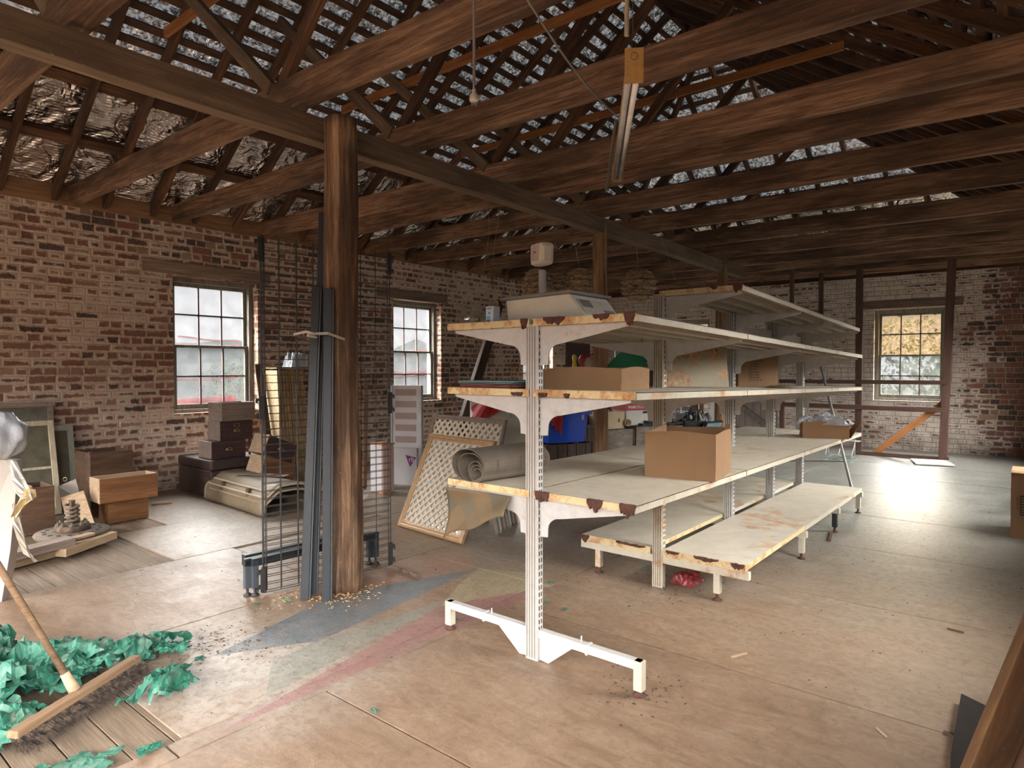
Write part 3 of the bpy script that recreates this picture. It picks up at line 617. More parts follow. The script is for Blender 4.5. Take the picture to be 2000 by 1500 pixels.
for i, x in enumerate(GX):
    top = 1.665 if i == 0 else 1.935
    b = MB(); b.bx(x-.022, x+.022, GY-.038, GY+.038, .0 if i else .0, top)
    for q in (-.028, -.012, .004, .02, .032): b.bx(x-.026, x-.021, GY+q-.003, GY+q+.003, 0, top)
    u = b.build('upright', P_WHITE if i != 1 else P_CREAM, gond, bevel=.002)
    s = MB()
    for q in (-.020, -.004, .012, .026): s.bx(x-.0228, x-.0218, GY+q-.0022, GY+q+.0022, .01, top-.01)
    s.build('flute_grooves', plain('groove_shade', C(.16, .13, .10), .9), u)  # dark strips standing in for the shade inside the flutes
    s = MB(); z = .15
    while z < top-.03: s.bx(x+.006, x+.012, GY-.0395, GY-.037, z, z+.022); s.bx(x-.012, x-.006, GY-.0395, GY-.037, z, z+.022); z += .034
    s.build('slot_pattern', SLOT, u)
    # base rail with its end legs
    b = MB(); z0, z1 = (.118, .158) if i == 0 else (.165, .215)
    for sg in (-1, 1):
        ye = GY+sg*.60; b.bx(x-.02, x+.02, min(GY+sg*.038, ye), max(GY+sg*.038, ye), z0, z1)
        if i == 0: b.bx(x-.024, x+.024, GY+sg*.32-.008, GY+sg*.32+.008, z0-.006, z1+.004); b.bx(x-.003, x+.003, GY+sg*.28-.004, GY+sg*.28+.004, z1, z1+.03)
    b.build('base_rail', P_CREAM if i else P_WHITE, gond, bevel=.003)
    for sg in (-1, 1):
        ye = GY+sg*(.585 if i == 0 else (.46 if sg > 0 else .40) if i == 1 else .56)
        dark = i == 3 and sg < 0
        lg = MB().bx(x-.021, x+.021, ye-.021, ye+.021, .025 if i == 0 else .045, z1 if i == 0 else z0+.002).build('leg', P_CREAM if not dark else plain('black_leg_paint', C(.02, .02, .02), .5), gond, bevel=.003, label='black leg' if dark else None)
        ft = MB(); ft.lathe([(.026, 0), (.03, .006), (.012, .014), (.008, .05)], (x, ye, 0), 14); ft.build('levelling_foot', BROWN_RUST, lg, smooth=True)
    if i == 0:
        for sg in (-1, 1):
            b = MB(); b.prism([(GY+sg*.038, .005), (GY+sg*.09, .0), (GY+sg*.24, .12), (GY+sg*.038, .12)], 'x', x-.004, x+.002); b.build('gusset_plate', P_WHITE, gond)
def bracket(x, sg, z, ln, par, m=P_WHITE):
    """pressed arm tapering outward with a curved heel, 3 mm sheet"""
    pts = [(0, 0), (ln, 0), (ln, -.014)]
    for k in range(8): a = k/7; pts.append((lerp(ln*.97, .12, a), lerp(-.018, -.088, a)))
    for k in range(1, 7): a = k/6*PI/2; pts.append((.12-.072*math.sin(a), -.088-.06*(1-math.cos(a))))
    pts += [(.046, -.188), (.0, -.192)]
    b = MB(); b.prism([(GY+sg*(.038+p[0]), z+p[1]) for p in pts], 'x', x-.0025, x+.0025)
    b.bx(x-.006, x+.006, GY+sg*.06 if sg > 0 else GY+sg*(.03+ln), GY+sg*.06 if sg < 0 else GY+sg*(.03+ln), z-.004, z)
    return b.build('bracket', m, par)
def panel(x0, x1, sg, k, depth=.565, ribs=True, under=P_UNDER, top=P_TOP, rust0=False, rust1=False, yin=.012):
    za, zb = shz(k, x0), shz(k, x1); g_ = .004; ya = GY+sg*yin; yb = GY+sg*depth
    def Q(x, y, dz): return (x, y, lerp(za, zb, (x-x0)/(x1-x0))+dz)
    x0 += g_; x1 -= g_
    b = MB(); T = .004
    def slab(xa, xb, y0, y1, d0, d1):
        b.add([Q(xa, y0, d0), Q(xb, y0, d0), Q(xb, y1, d0), Q(xa, y1, d0), Q(xa, y0, d1), Q(xb, y0, d1), Q(xb, y1, d1), Q(xa, y1, d1)], [(0, 1, 2, 3), (7, 6, 5, 4), (0, 4, 5, 1), (1, 5, 6, 2), (2, 6, 7, 3), (3, 7, 4, 0)])
    slab(x0, x1, ya, yb, -T, 0)
    s = b.build('shelf', top, gond)
    b = MB(); slab(x0, x1, yb-sg*.003, yb, -.034, -.0005); slab(x0, x1, ya, ya+sg*.003, -.028, -.0005); slab(x1-.003, x1, ya, yb, -.03, -.0005); b.build('shelf_edge', P_CREAM, s)
    b = MB(); slab(x0-.0012, x0+.003, ya, yb, -.034, .001); b.build('shelf_end', P_RUST if rust0 else P_CREAM, s)
    if ribs:
        b = MB()
        for q in (.25, .5, .75): yy = lerp(ya, yb, q); slab(x0+.01, x1-.01, yy-.026, yy+.026, -.036, -.0045)
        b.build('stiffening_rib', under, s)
    return s
def flakes(pts_y, x, z, par, seed):
    """brown rusted bites along the near shelf end"""
    rnd = random.Random(seed)
    for ya, yb, dz in pts_y:
        b = MB(); n = 10; up_, lo = [], []
        for i in range(n+1):
            t_ = i/n; y = lerp(ya, yb, t_); up_.append((y, z+.0035+.003*rnd.random())); lo.append((y, z-dz*(.5+.6*rnd.random())*(.4+1.2*math.sin(PI*min(1, max(0, t_)))**.5)))
        b.prism(up_+lo[::-1], 'x', x-.006, x+.012)
        b.build('rust_flake', BROWN_RUST, par, label='flaking brown rust')
bays = list(zip(GX, GX[1:]))
for k in (1, 2, 3):
    for i, (a, b_) in enumerate(bays):
        a2 = a-.03 if i == 0 else a; b2 = b_+(.03 if i == 3 else 0)
        for sg in (-1, 1):
            if k == 2 and sg > 0 and i == 3: continue
            if k == 1 and sg > 0 and i == 3: continue
            s = panel(a2, b2, sg, k, .575, rust0=(i == 0 and (k != 3 or sg > 0) or (k == 3 and i == 0)))
            if i == 0 and k == 1: flakes([(GY-.08, GY-.20, .022), (GY-.36, GY-.44, .014), (GY-.52, GY-.57, .032)] if sg < 0 else [(GY+.02, GY+.06, .03)], a2-.002, shz(1, a2), s, 3+sg)
            if i == 0 and k == 3 and sg < 0: flakes([(GY-.03, GY-.11, .035), (GY-.33, GY-.41, .034), (GY-.50, GY-.575, .036)], a2-.002, shz(3, a2), s, 9)
            if i == 0 and k == 2: flakes([(GY-.05, GY-.10, .012), (GY-.20, GY-.23, .010)] if sg < 0 else [(GY+.05, GY+.12, .01)], a2-.002, shz(2, a2)-.02, s, 5)
    for i, x in enumerate(GX):
        for sg in (-1, 1):
            if i == 4 and sg > 0 and k != 3: continue
            bracket(x, sg, shz(k, x)-.034, .50, gond)
for i, (a, b_) in enumerate(((3.92, 5.18), (5.18, 6.22), (6.22, 7.18))):
    s = panel(a-(.04 if i == 0 else 0), b_, -1, 0, .555, rust0=(i == 0), top=P_CREAM)
    if i == 0: flakes([(GY-.36, GY-.40, .01), (GY-.50, GY-.555, .03)], a-.045, shz(0, a), s, 12)
for x in GX[1:]: bracket(x, -1, shz(0, x)-.034, .50, gond)
for i, (a, b_) in enumerate(((5.18, 6.22), (6.22, 7.18))): MB().bx(a+.02, b_-.02, GY-.006, GY+.006, shz(1, a)+.02, shz(1, a)+.17).build('back_panel', P_WHITE, gond)
# bottom decks
for i, (a, b_) in enumerate(bays[1:]):
    a2 = a-.04 if i == 0 else a; b2 = b_+(.03 if i == 2 else 0)
    for sg in (-1, 1):
        b = MB(); ya, yb = GY+sg*.045, GY+sg*.585; z = .262-.006*i
        b.bx(a2+.004, b2-.004, min(ya, yb), max(ya, yb), z-.006, z); d = b.build('deck', P_DECK, gond, bevel=.002)
        b = MB(); b.bx(a2+.004, b2-.004, min(yb, yb-sg*.004), max(yb, yb-sg*.004), z-.038, z-.001); b.bx(a2+.003, a2+.007, min(ya, yb), max(ya, yb), z-.045, z+.0015); b.bx(a2+.03, b2, min(ya, ya+sg*.004), max(ya, ya+sg*.004), z-.03, z-.001)
        b.build('deck_edge', P_RUST if i == 0 else P_CREAM, d)
        if i == 0: flakes([(GY-.07, GY-.16, .012), (GY-.26, GY-.42, .012), (GY-.50, GY-.58, .022)] if sg < 0 else [(GY+.08, GY+.3, .01), (GY+.52, GY+.6, .03)], a2, z-.004, d, 20+sg)

# ---------------------------------------------------------------- things on the shelves
CARD = plain('cardboard', C(.255, .145, .072), .85, var=.12, scale=2, bump=.1, stretch=(1, 1, .3))
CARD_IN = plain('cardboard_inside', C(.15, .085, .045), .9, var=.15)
CARD_PALE = plain('pale_cardboard', C(.52, .40, .26), .85, var=.12)
INK = plain('black_ink', C(.02, .02, .02), .7)
def carton(name, cx, cy, z, w, d, h, rot, label, wall=.006, m=CARD, flare=0.0, group=None):
    r = thing(name, (cx, cy, z), label, 'box', group); R = Matrix.Rotation(rot, 3, 'Z'); b = MB(); c = Vector((cx, cy, z))
    def Q(x, y, zz, f=0): return c+R @ Vector((x*(1+f), y*(1+f), zz))
    # walls bowed a little outward at the top, built as four bent sheets with thickness
    for (ax, ay), (bx_, by_) in (((-1, -1), (1, -1)), ((1, -1), (1, 1)), ((1, 1), (-1, 1)), ((-1, 1), (-1, -1))):
        n = 8
        def fn(u, v, ax=ax, ay=ay, bx_=bx_, by_=by_):
            x = lerp(ax, bx_, u)*w/2; y = lerp(ay, by_, u)*d/2; bow = math.sin(u*PI)*flare*v+.004*noise.noise(Vector((u*4, v*3, ax+ay*2+cx)))
            nx, ny = (by_-ay)/2, -(bx_-ax)/2
            return Q(x+nx*bow, y+ny*bow, h*v+(.006*math.sin(u*5+ax)*v if flare else 0))
        b.grid(fn, n, 4)
    b.build('side_walls', m, r, solid=wall)
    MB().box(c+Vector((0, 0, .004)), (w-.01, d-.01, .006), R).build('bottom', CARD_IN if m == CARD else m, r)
    return r, R
bz = shz(3, 3.4)
r, R = carton('cardboard_box', 3.535, 1.555, bz+.001, .40, .385, .258, math.radians(9), 'empty open brown cardboard box on the front middle shelf', flare=.008)
r['label'] = 'empty open brown cardboard box at the front edge of the lower shelf'
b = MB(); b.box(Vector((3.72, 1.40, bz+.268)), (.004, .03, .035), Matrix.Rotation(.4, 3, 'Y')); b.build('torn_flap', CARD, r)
r, R = carton('cardboard_tray', 2.93, 1.815, shz(2, 2.9)+.001, .34, .46, .112, math.radians(4), 'shallow brown cardboard tray box on the middle shelf, nearest bay', flare=.002)
# stack of coloured boards on the middle shelf, left
for i, (c_, nm, th) in enumerate(((C(.17, .055, .05), 'maroon', .008), (C(.20, .07, .06), 'dull red', .008), (C(.15, .045, .045), 'dark red', .007), (C(.10, .17, .17), 'teal', .007), (C(.16, .24, .24), 'pale teal', .006))):
    z = shz(2, 2.8)+.002+.0085*i
    b = MB().box((2.76+.01*math.sin(i*3), 2.26+.012*math.cos(i*2), z+.004), (.42, .36+.012*(i > 2), .006), Matrix.Rotation(.04*math.sin(i*5), 3, 'Z'))
    o = b.build('flat_tile', plain('tile_'+nm.replace(' ', '_'), c_, .45), bevel=.001); tag(o, nm+' flat sheet, %s in the low stack on the middle shelf' % ['lowest', 'second from bottom', 'third', 'fourth', 'topmost'][i], 'board', 'coloured boards on the middle shelf')
# roll of vinyl on the lower shelf, with a hanging piece below
VIN = plain('vinyl_backing', C(.15, .122, .096), .75, var=.15, scale=14); VIN_E = plain('vinyl_roll_end', C(.30, .24, .18), .8)
zr_ = shz(3, 2.7)
rv = thing('vinyl_roll', (2.78, 2.27, zr_), 'grey-brown roll of vinyl flooring lying on the lower shelf', 'roll')
sp_ = []
for i in range(150):
    t_ = i/149; a = t_*2*PI*4.6+.6; k_ = 0 if t_ < .5 else ((t_-.5)/.5)**.45; A1 = lerp(.036, .060, t_*2) if t_ < .5 else lerp(.060, lerp(.125, .150, t_), k_); B1 = lerp(.034, .056, t_*2) if t_ < .5 else lerp(.056, lerp(.078, .090, t_), k_); sp_.append((-(.150-A1)*.80+A1*math.cos(a), -(.090-B1)*.9+B1*math.sin(a)))
mnz = min(p[1] for p in sp_)
ax = Vector((1, -.12, 0)).normalized(); sd_ = Vector((-ax.y, ax.x, 0)); o0 = Vector((2.52, 2.365, zr_+.003-mnz))
b = MB(); b.grid(lambda u, v: o0+ax*(v*.50+.012*math.sin(u*40)*(.5-v)*0)+sd_*sp_[min(149, int(u*149+.5))][0]+Vector((0, 0, sp_[min(149, int(u*149+.5))][1])), 149, 1)
b.build('rolled_sheet', VIN, rv, solid=.0028)
Rt = Matrix((-sd_*1, Vector((0, 0, 1)), -ax)).transposed()
LINE_T = plain('faint_print', C(.11, .085, .065), .8)
# lettering printed round the roll: follow it on the flank that faces the camera
Rl = Matrix((sd_.cross(ax)*-1 if False else Vector((0, 0, 1)), ax*-1, -sd_)).transposed()
for k, q in enumerate((.10, .27, .47)):
    base = o0+ax*q-sd_*.1535+Vector((0, 0, -.045)); nrm = -sd_
    text('ORNAMENTAL', 'printed_lettering', LINE_T, rv, base+Vector((0, 0, .0)), .020, Matrix((Vector((0, 0, 1)), ax*-1, Vector((0, 0, 1)).cross(ax*-1))).transposed(), .0005, sx_=.62)
VP = mat('diamond_vinyl'); t = NT(VP); v = t.coord((1, 1, 1)); sp = t.new('ShaderNodeSeparateXYZ', {0: v})
u1 = t.math('FLOOR', t.math('MULTIPLY', t.math('ADD', sp.outputs[1], sp.outputs[2]), 7.0)); u2 = t.math('FLOOR', t.math('MULTIPLY', t.math('SUBTRACT', sp.outputs[1], sp.outputs[2]), 7.0))
wnz = t.new('ShaderNodeTexWhiteNoise', {'Vector': t.new('ShaderNodeCombineXYZ', {0: u1, 1: u2, 2: 1.0}).outputs[0]}, noise_dimensions='3D').outputs['Value']
cc = t.ramp(wnz, [(0, (.10, .066, .032)), (.4, (.17, .105, .045)), (.7, (.09, .078, .05)), (1, (.13, .09, .048))]); cc = t.mix(t.ramp(t.noise(v, 14, 6, .7), [(.4, 0.0), (.7, .6)]), cc, (.12, .08, .045, 1))
t.finish(cc, .6, 0, t.bump(t.noise(v, 20), .2, .003))
A, B_, C3, D3 = px(878, 955, 2.47), px(1003, 975, 2.50), px(1000, 1000, 2.53), px(880, 1060, 2.50)
b = MB(); b.grid(lambda u, v: Vector((2.50+.03*math.sin(v*3+u*2), 0, 0))+Vector((0, lerp(2.50, 2.06, u)+.03*(v**2)*(1-u), lerp(.80, lerp(.50, .70, u**.8), v)+(.012*math.sin(u*9)*v))), 20, 12)
o = b.build('vinyl_offcut', VP, solid=.003, smooth=True); tag(o, 'brown diamond-patterned vinyl offcut hanging below the lower shelf end', 'vinyl sheet')

# shop scale on the top shelf, its bulb carton and bulb
SC = plain('scale_plastic', C(.56, .53, .45), .5, var=.08, scale=3, dirt=(.3, .24, .16), dirt_amt=.2); SC_D = plain('scale_dark_plastic', C(.16, .145, .13), .6); SC_G = plain('scale_panel_plastic', C(.43, .385, .33), .5)
z1 = shz(1, 2.8)+.001; sc = thing('shop_scale', (2.85, 1.98, z1), 'beige shop scale with a pole display, on the near top shelf', 'scale')
b = MB(); ya, yb = 1.78, 2.19; hx = .125
pr = [(ya-.085, z1+.003), (yb, z1+.003), (yb+.015, z1+.125), (ya+.02, z1+.135)]
b.prism(pr, 'x', 2.66, 3.02); b.build('body', SC, sc, bevel=.006)
b = MB(); b.prism([(ya+.0, z1+.135), (yb+.03, z1+.125), (yb+.03, z1+.142), (ya+.0, z1+.152)], 'x', 2.645, 3.04); b.build('weighing_plate', SC_D, sc, bevel=.004)
b = MB(); sl = Vector((0, .105, .132)).normalized(); nn = Vector((0, -.132, .105)).normalized()
def onslope(s_, t_): return Vector((s_, ya-.085, z1+.003))+sl*t_
Rs = Matrix((Vector((1, 0, 0)), sl, nn)).transposed()
b.box(onslope(2.84, .085)+nn*.003, (.30, .10, .004), Rs); b.build('keypad_panel', SC_G, sc)
b = MB(); b.box(onslope(2.75, .105)+nn*.006, (.09, .045, .004), Rs); b.box(onslope(2.93, .06)+nn*.006, (.10, .02, .004), Rs); b.build('display_window', SC_D, sc)
b = MB(); b.lathe([(.026, 0), (.022, .02), (.021, .20)], (2.97, 2.19, z1+.12), 20); b.build('pole', plain('pale_pole_plastic', C(.55, .56, .57), .45), sc, smooth=True)
hd = Vector((2.985, 2.205, z1+.415)); Rh = Matrix.Rotation(math.radians(-28), 3, 'Z') @ Matrix.Rotation(math.radians(3), 3, 'X')
b = MB(); b.box(hd, (.09, .152, .128), Rh); h_ = b.build('display_head', SC, sc, bevel=.024)
b = MB(); b.box(hd+Rh @ Vector((-.0425, -.0, .008)), (.008, .108, .09), Rh); b.build('display_screen', plain('display_grey', C(.50, .44, .40), .4), h_)
b = MB(); b.box(hd+Rh @ Vector((-.047, -.002, .008)), (.003, .026, .011), Rh); b.build('badge', plain('red_badge', C(.45, .04, .03), .4), h_)
# bulb carton
z1 = shz(1, 2.57)+.001; bc = thing('bulb_carton', (2.59, 2.235, z1), 'small blue and white light-bulb carton beside the scale', 'box')
BLUEW = plain('carton_pale_blue', C(.36, .42, .50), .5, var=.1); NAVY = plain('carton_navy', C(.03, .06, .22), .5); GRN = plain('carton_green', C(.08, .22, .05), .5); SKYB = plain('carton_sky', C(.12, .33, .55), .5)
w_ = .052; cy_ = 2.235; b = MB(); b.tray((2.59, cy_, z1), (w_, w_, .085), .0015); b.build('carton_body', BLUEW, bc)
MB().prism([(cy_-.022, z1+.085), (cy_+.022, z1+.085), (cy_+.018, z1+.118), (cy_-.018, z1+.118)], 'x', 2.612, 2.6135).build('open_flap', CARD_IN, bc)
RX_ = Matrix((Vector((0, -1, 0)), Vector((0, 0, 1)), Vector((-1, 0, 0)))).transposed()
text('PHILIPS', 'lettering', NAVY, bc, (2.5635, cy_+.021, z1+.070), .0115, RX_, .0003, sx_=.9, bold=True)
MB().lathe([(.0065, 0), (.0065, .0008)], (2.564, cy_+.003, z1+.050), 16, axis=(-1, 0, 0)).build('printed_dot', GRN, bc)
MB().bx(2.5634, 2.5638, cy_-.004, cy_+.023, z1+.012, z1+.034).build('printed_panel', SKYB, bc); MB().bx(2.5632, 2.5638, cy_-.004, cy_+.023, z1+.004, z1+.012).build('printed_band', NAVY, bc)
# clear bulb
bz_ = shz(1, 2.6); gb = thing('light_bulb', (2.60, 2.405, bz_), 'clear glass light bulb lying on the near top shelf', 'light bulb')
GLB = mat('bulb_glass'); t = NT(GLB); t.t.links.new(t.new('ShaderNodeMixShader', {0: .35, 1: t.new('ShaderNodeBsdfTransparent', {'Color': C(.85, .85, .85)}).outputs[0], 2: t.new('ShaderNodeBsdfGlossy', {'Roughness': .1, 'Color': C(.9, .9, .9)}).outputs[0]}).outputs[0], t.out.inputs[0])
dv = Vector((.9, -.2, -.05)).normalized(); c0 = Vector((2.585, 2.405, bz_+.031))
b = MB(); b.lathe([(.001, -.03), (.016, -.026), (.026, -.014), (.030, 0), (.027, .014), (.019, .028), (.013, .04), (.012, .05)], c0, 20, axis=dv); b.build('glass_globe', GLB, gb, smooth=True)
MB().lathe([(.0125, .045), (.0125, .068), (.006, .072)], c0, 14, axis=dv).build('metal_cap', plain('brass_cap', C(.45, .36, .2), .35, .9), gb, smooth=True)
# rusty sheet, tall carton, folder and packet on the middle shelf
RS = shelf_paint('rust_sheet_enamel', (.19, .15, .08), .80, 5.0, .6)
r = thing('rusty_tin_sheet', (4.45, 1.95, shz(2, 4.4)), 'rusty cream tin panel standing upright on the middle shelf', 'metal sheet')
p0, p1 = Vector((4.17, 2.065, shz(2, 4.1)+.003)), Vector((4.64, 1.74, shz(2, 4.6)+.003)); hh = .315
b = MB(); b.grid(lambda u, v: p0.lerp(p1, u)+Vector((.02*v, .03*v, hh*v-(.02 if (u < .03 or u > .97) and v > .97 else 0)+.01*(math.sin(u*PI)*v))), 24, 10); b.build('panel', RS, r, solid=.004)
b = MB(); 
for (u, v, s_) in ((.2, .74, .018), (.26, .70, .015), (.16, .8, .012), (.84, .84, .01)):
    q = p0.lerp(p1, u)+Vector((.02*v, .03*v, hh*v)); n_ = Vector((-.57, -.82, 0)).normalized(); pts = [q+n_*.012+Vector((.82, -.57, 0)).normalized()*(s_*math.cos(a)*(1+.5*math.sin(a*3+u*9)))+Vector((0, 0, s_*math.sin(a)*.8)) for a in [i*PI/5 for i in range(10)]]
    b.add(pts, [tuple(range(10))])
b.build('rust_hole', BROWN_RUST, r)
r, R = carton('tall_carton', 5.78, 1.98, shz(2, 5.6)+.001, .38, .26, .33, math.radians(-39), 'printed brown carton standing on the middle shelf beyond the rusty sheet')
MB().box((5.78, 1.98, shz(2, 5.6)+.333), (.38, .26, .006), R).build('lid', CARD, r)
RYm = Matrix((R @ Vector((1, 0, 0)), Vector((0, 0, 1)), R @ Vector((0, -1, 0)))).transposed()
for i, s_ in enumerate(('MYTRO AUSTRALIA P', 'MELBOURNE', 'BALLARAT', 'COOLER BLUE AC', 'P/N: 389667', 'C/N: 389667', 'QTY: 1PC', 'N.W.: 3.60 kg', 'G.W.: 4.55 kg', 'Made in China', 'C/N: 69   OF 700')):
    text(s_, 'printed_lettering', INK, r, Vector((5.78, 1.98, shz(2, 5.6)+.285-.0235*i))+R @ Vector((-.09, -.1365, 0)), .017, RYm, .0004, sx_=1.0)
for i, (x_, y_) in enumerate(((6.45, 2.02), (6.62, 2.05))):
    b = MB().box((x_, y_, shz(2, 6.5)+.15), (.012, .12, .29), Matrix.Rotation(.3, 3, 'Z')); o = b.build('upright_board', CARD_PALE if i else plain('blue_grey_board', C(.30, .34, .34), .6)); tag(o, ['blue-grey narrow board', 'tan narrow board'][i]+' standing on the middle shelf beside the printed carton', 'board', 'boards beside the carton')
pk = Vector((5.05, 1.52, shz(2, 5.0)))
b = MB(); b.grid(lambda u, v: pk+Vector((lerp(-.16, .16, u), lerp(-.09, .09, v), .004+.016*math.sin(PI*u)*math.sin(PI*v)+.006*noise.noise(Vector((u*4, v*4, 3))))), 18, 10); b.grid(lambda u, v: pk+Vector((lerp(-.16, .16, u), lerp(.09, -.09, v), .002)), 4, 4)
o = b.build('foil_packet', plain('packet_film', C(.10, .07, .02), .35, var=.8, scale=9, dirt=(.4, .25, .04), dirt_amt=.7), smooth=True); tag(o, 'flat dark and mustard foil packet on the middle shelf edge', 'packet')
# battered carton with plastic at the far end
bz = shz(3, 6.5)
r, R = carton('battered_carton', 6.47, 1.53, bz+.001, .30, .38, .15, math.radians(20), 'battered carton spilling plastic wrap at the far shelf end', flare=.012)
PLASTIC = mat('clear_plastic_wrap'); t = NT(PLASTIC); v = t.coord((1, 1, 1)); nb = t.bump(t.noise(v, 22, 5, .7, 1.0), .8, .02)
t.t.links.new(t.new('ShaderNodeMixShader', {0: t.math('MULTIPLY_ADD', t.noise(v, 9, 4, .6), .7, .3, clamp=True), 1: t.new('ShaderNodeBsdfTransparent', {'Color': C(.9, .9, .92)}).outputs[0], 2: t.new('ShaderNodeBsdfPrincipled', {'Base Color': C(.62, .64, .68), 'Roughness': .2, 'Normal': nb, 'Transmission Weight': .1}).outputs[0]}).outputs[0], t.out.inputs[0])
def crumple(name, c, d, m, par=None, seed=0, amp=.35, nu=26, nv=26, sm=False, R=None):
    c = Vector(c); R = R or Matrix.Identity(3)
    b = MB()
    def fn(u, v):
        p = Vector((u-.5, v-.5, 0)); n1 = noise.noise(Vector((u*3+seed, v*3, seed))); n2 = noise.noise(Vector((u*8, v*8+seed, 2))); n3 = abs(noise.noise(Vector((u*14+seed, v*12, 5))))
        e_ = max(0, 1-max(abs(u-.5), abs(v-.5))*2)
        zz = (.5+amp*n1+.3*n2+.25*n3)*min(1, e_*3+.12)
        return c+R @ Vector((p.x*d[0]*(1+.18*n2+.12*n1), p.y*d[1]*(1+.2*n1+.15*n3), max(.004, zz*d[2])))
    b.grid(fn, nu, nv); return b.build(name, m, par, smooth=sm)
crumple('plastic_wrap', (6.47, 1.53, bz+.12), (.32, .42, .11), PLASTIC, r, 4)
b = MB(); rnd = random.Random(2)
for i in range(14): a = rnd.uniform(-.2, .2); b.tube((6.46+a*.5, 1.44+rnd.uniform(-.05, .1), bz+.04), (6.52+rnd.uniform(-.05, .1), 1.36+rnd.uniform(-.04, .1), bz+.15+rnd.uniform(0, .04)), .004, 5)
b.build('dark_sticks', plain('maroon_sticks', C(.06, .025, .02), .6), r)
b = MB(); b.box((6.56, 1.30, bz+.075), (.26, .006, .16), Matrix.Rotation(math.radians(20), 3, 'Z') @ Matrix.Rotation(.55, 3, 'X')); b.build('hanging_flap', CARD, r)
# red bag and green scraps under the deck
RB = plain('red_plastic_bag', C(.22, .03, .03), .3, var=.5, scale=12, bump=.6)
o = crumple('red_bag', (4.12, 1.82, 0), (.20, .17, .09), RB, None, 8, sm=True); tag(o, 'crumpled clear and red plastic bag on the floor under the deck', 'bag')

# ================================================================ mesh panels, uprights and steel feet at the round post
SLATE = plain('dark_slate_steel', C(.013, .016, .020), .45, var=.15, scale=20); SLATE_L = plain('slate_steel_edge', C(.05, .06, .07), .4); WIRE = plain('black_wire', C(.022, .02, .02), .5)
def mesh_panel(off, label):
    a, b_ = Vector((2.165, 3.80, .02))+off, Vector((3.06, 3.62, .02))+off; Hh = 2.27; r = thing('wire_mesh_panel', (a+b_)/2-Vector((0, 0, .02)), label, 'wire mesh', 'wire mesh panels behind the post')
    b = MB(); z = .0; n = 0
    while z < Hh: b.tube(a+Vector((0, 0, z)), b_+Vector((0, 0, z)), .0026, 4); z += .0495
    b.build('cross_wires', WIRE, r); b = MB()
    for i in range(9): q = a.lerp(b_, i/8); b.tube(q, q+Vector((0, 0, Hh)), .0036 if i in (0, 8) else .0028, 5)
    for f in (.02, .98): q = a.lerp(b_, f); b.tube(q, q+Vector((0, 0, Hh)), .003, 5)
    b.build('upright_wires', WIRE, r)
    for e_, sg in ((a, -1), (b_, 1)):
        for z in (.02, 1.12, 2.12):
            b = MB(); d = (b_-a).normalized()*sg; c = e_+Vector((0, 0, z+.06)); b.box(c, (.028, .012, .15), frame3(b_-a))
            for q in (-.045, .05): b.box(c+d*.022+Vector((0, 0, q)), (.024, .006, .016), frame3(b_-a)); b.box(c+d*.031+Vector((0, 0, q-.012)), (.007, .006, .018), frame3(b_-a))
            b.build('hook_bracket', WIRE, r)
mesh_panel(Vector((0, 0, 0)), 'black wire grid panel standing behind the round post, the nearer one')
mesh_panel(Vector((.028, .035, .0)), 'second black wire grid panel close behind the first')
def upright(base, top, label, w=.082, d=.055, slots=False):
    base, top = Vector(base), Vector(top); r = thing('steel_upright', base, label, 'steel post', 'dark steel uprights against the post'); ax_ = (top-base); R = Matrix((ax_.normalized().cross(Vector((-.62, -.78, 0))).normalized()*-1, Vector((-.62, -.78, 0)), ax_.normalized())).transposed()
    R = Matrix((R.col[0].normalized(), R.col[2].cross(R.col[0]).normalized(), R.col[2].normalized())).transposed(); Ln = ax_.length; c = (base+top)/2
    b = MB(); b.box(c, (w*.62, d, Ln), R); b.build('channel', SLATE, r, bevel=.003)
    MB().box(c+R @ Vector((-w*.37, .0, 0)), (w*.12, d*.7, Ln), R).build('flange', SLATE_L if not slots else SLATE, r, bevel=.001)
    b = MB(); k = int(Ln/.05)
    for i in range(k): b.box(base+ax_.normalized()*(i*.05+.03)+R @ Vector((-w*.40, -d*.37, 0)), (.008, .004, .02), R)
    b.build('slot_pattern', SLOT if not slots else plain('light_slot', C(.5, .5, .5), .5), r)
def vtop(x, y, Yp): return py(x, y, Yp)
upright((2.300, 3.545, 0), vtop(618, 560, 3.585), 'dark steel upright with pale edge, leftmost against the round post')
upright((2.375, 3.425, 0), vtop(641, 565, 3.45), 'dark steel upright standing closest to the round post')
upright((2.39, 3.60, 0), vtop(631, 416, 3.62), 'tallest dark slotted upright, top near the joists')
# the tie round post and uprights
b = MB(); c0 = Vector((2.545, 3.515, 0)); pts = []
for i in range(40):
    a = 2*PI*i/40; p = c0+Vector((math.cos(a)*.124, math.sin(a)*.124, 0)); z = lerp(1.66, 1.585, (p.x-2.42)/.25)
    pts.append((p, z))
P1 = [vtop(598, 648, 3.50), vtop(612, 652, 3.42), vtop(640, 651, 3.38), vtop(668, 661, 3.39), vtop(702, 673, 3.44), Vector((2.68, 3.54, 1.575)), Vector((2.60, 3.64, 1.60)), Vector((2.40, 3.66, 1.64)), Vector((2.27, 3.60, 1.66))]
b = MB(); m_ = len(P1); vs = []
for p in P1: vs += [p+Vector((0, 0, .008)), p-Vector((0, 0, .008))]
b.add(vs, [(2*i, 2*i+1, (2*i+3) % (2*m_), (2*i+2) % (2*m_)) for i in range(m_)])
k_ = vtop(610, 655, 3.40); b.tube(k_+Vector((-.03, 0, .0)), k_+Vector((.03, 0, -.012)), .012, 6, .005)
o = b.build('tie_strap', plain('pale_fabric_strap', C(.48, .43, .37), .8), solid=.002); tag(o, 'pale fabric strap tied round the post and steel uprights', 'strap')
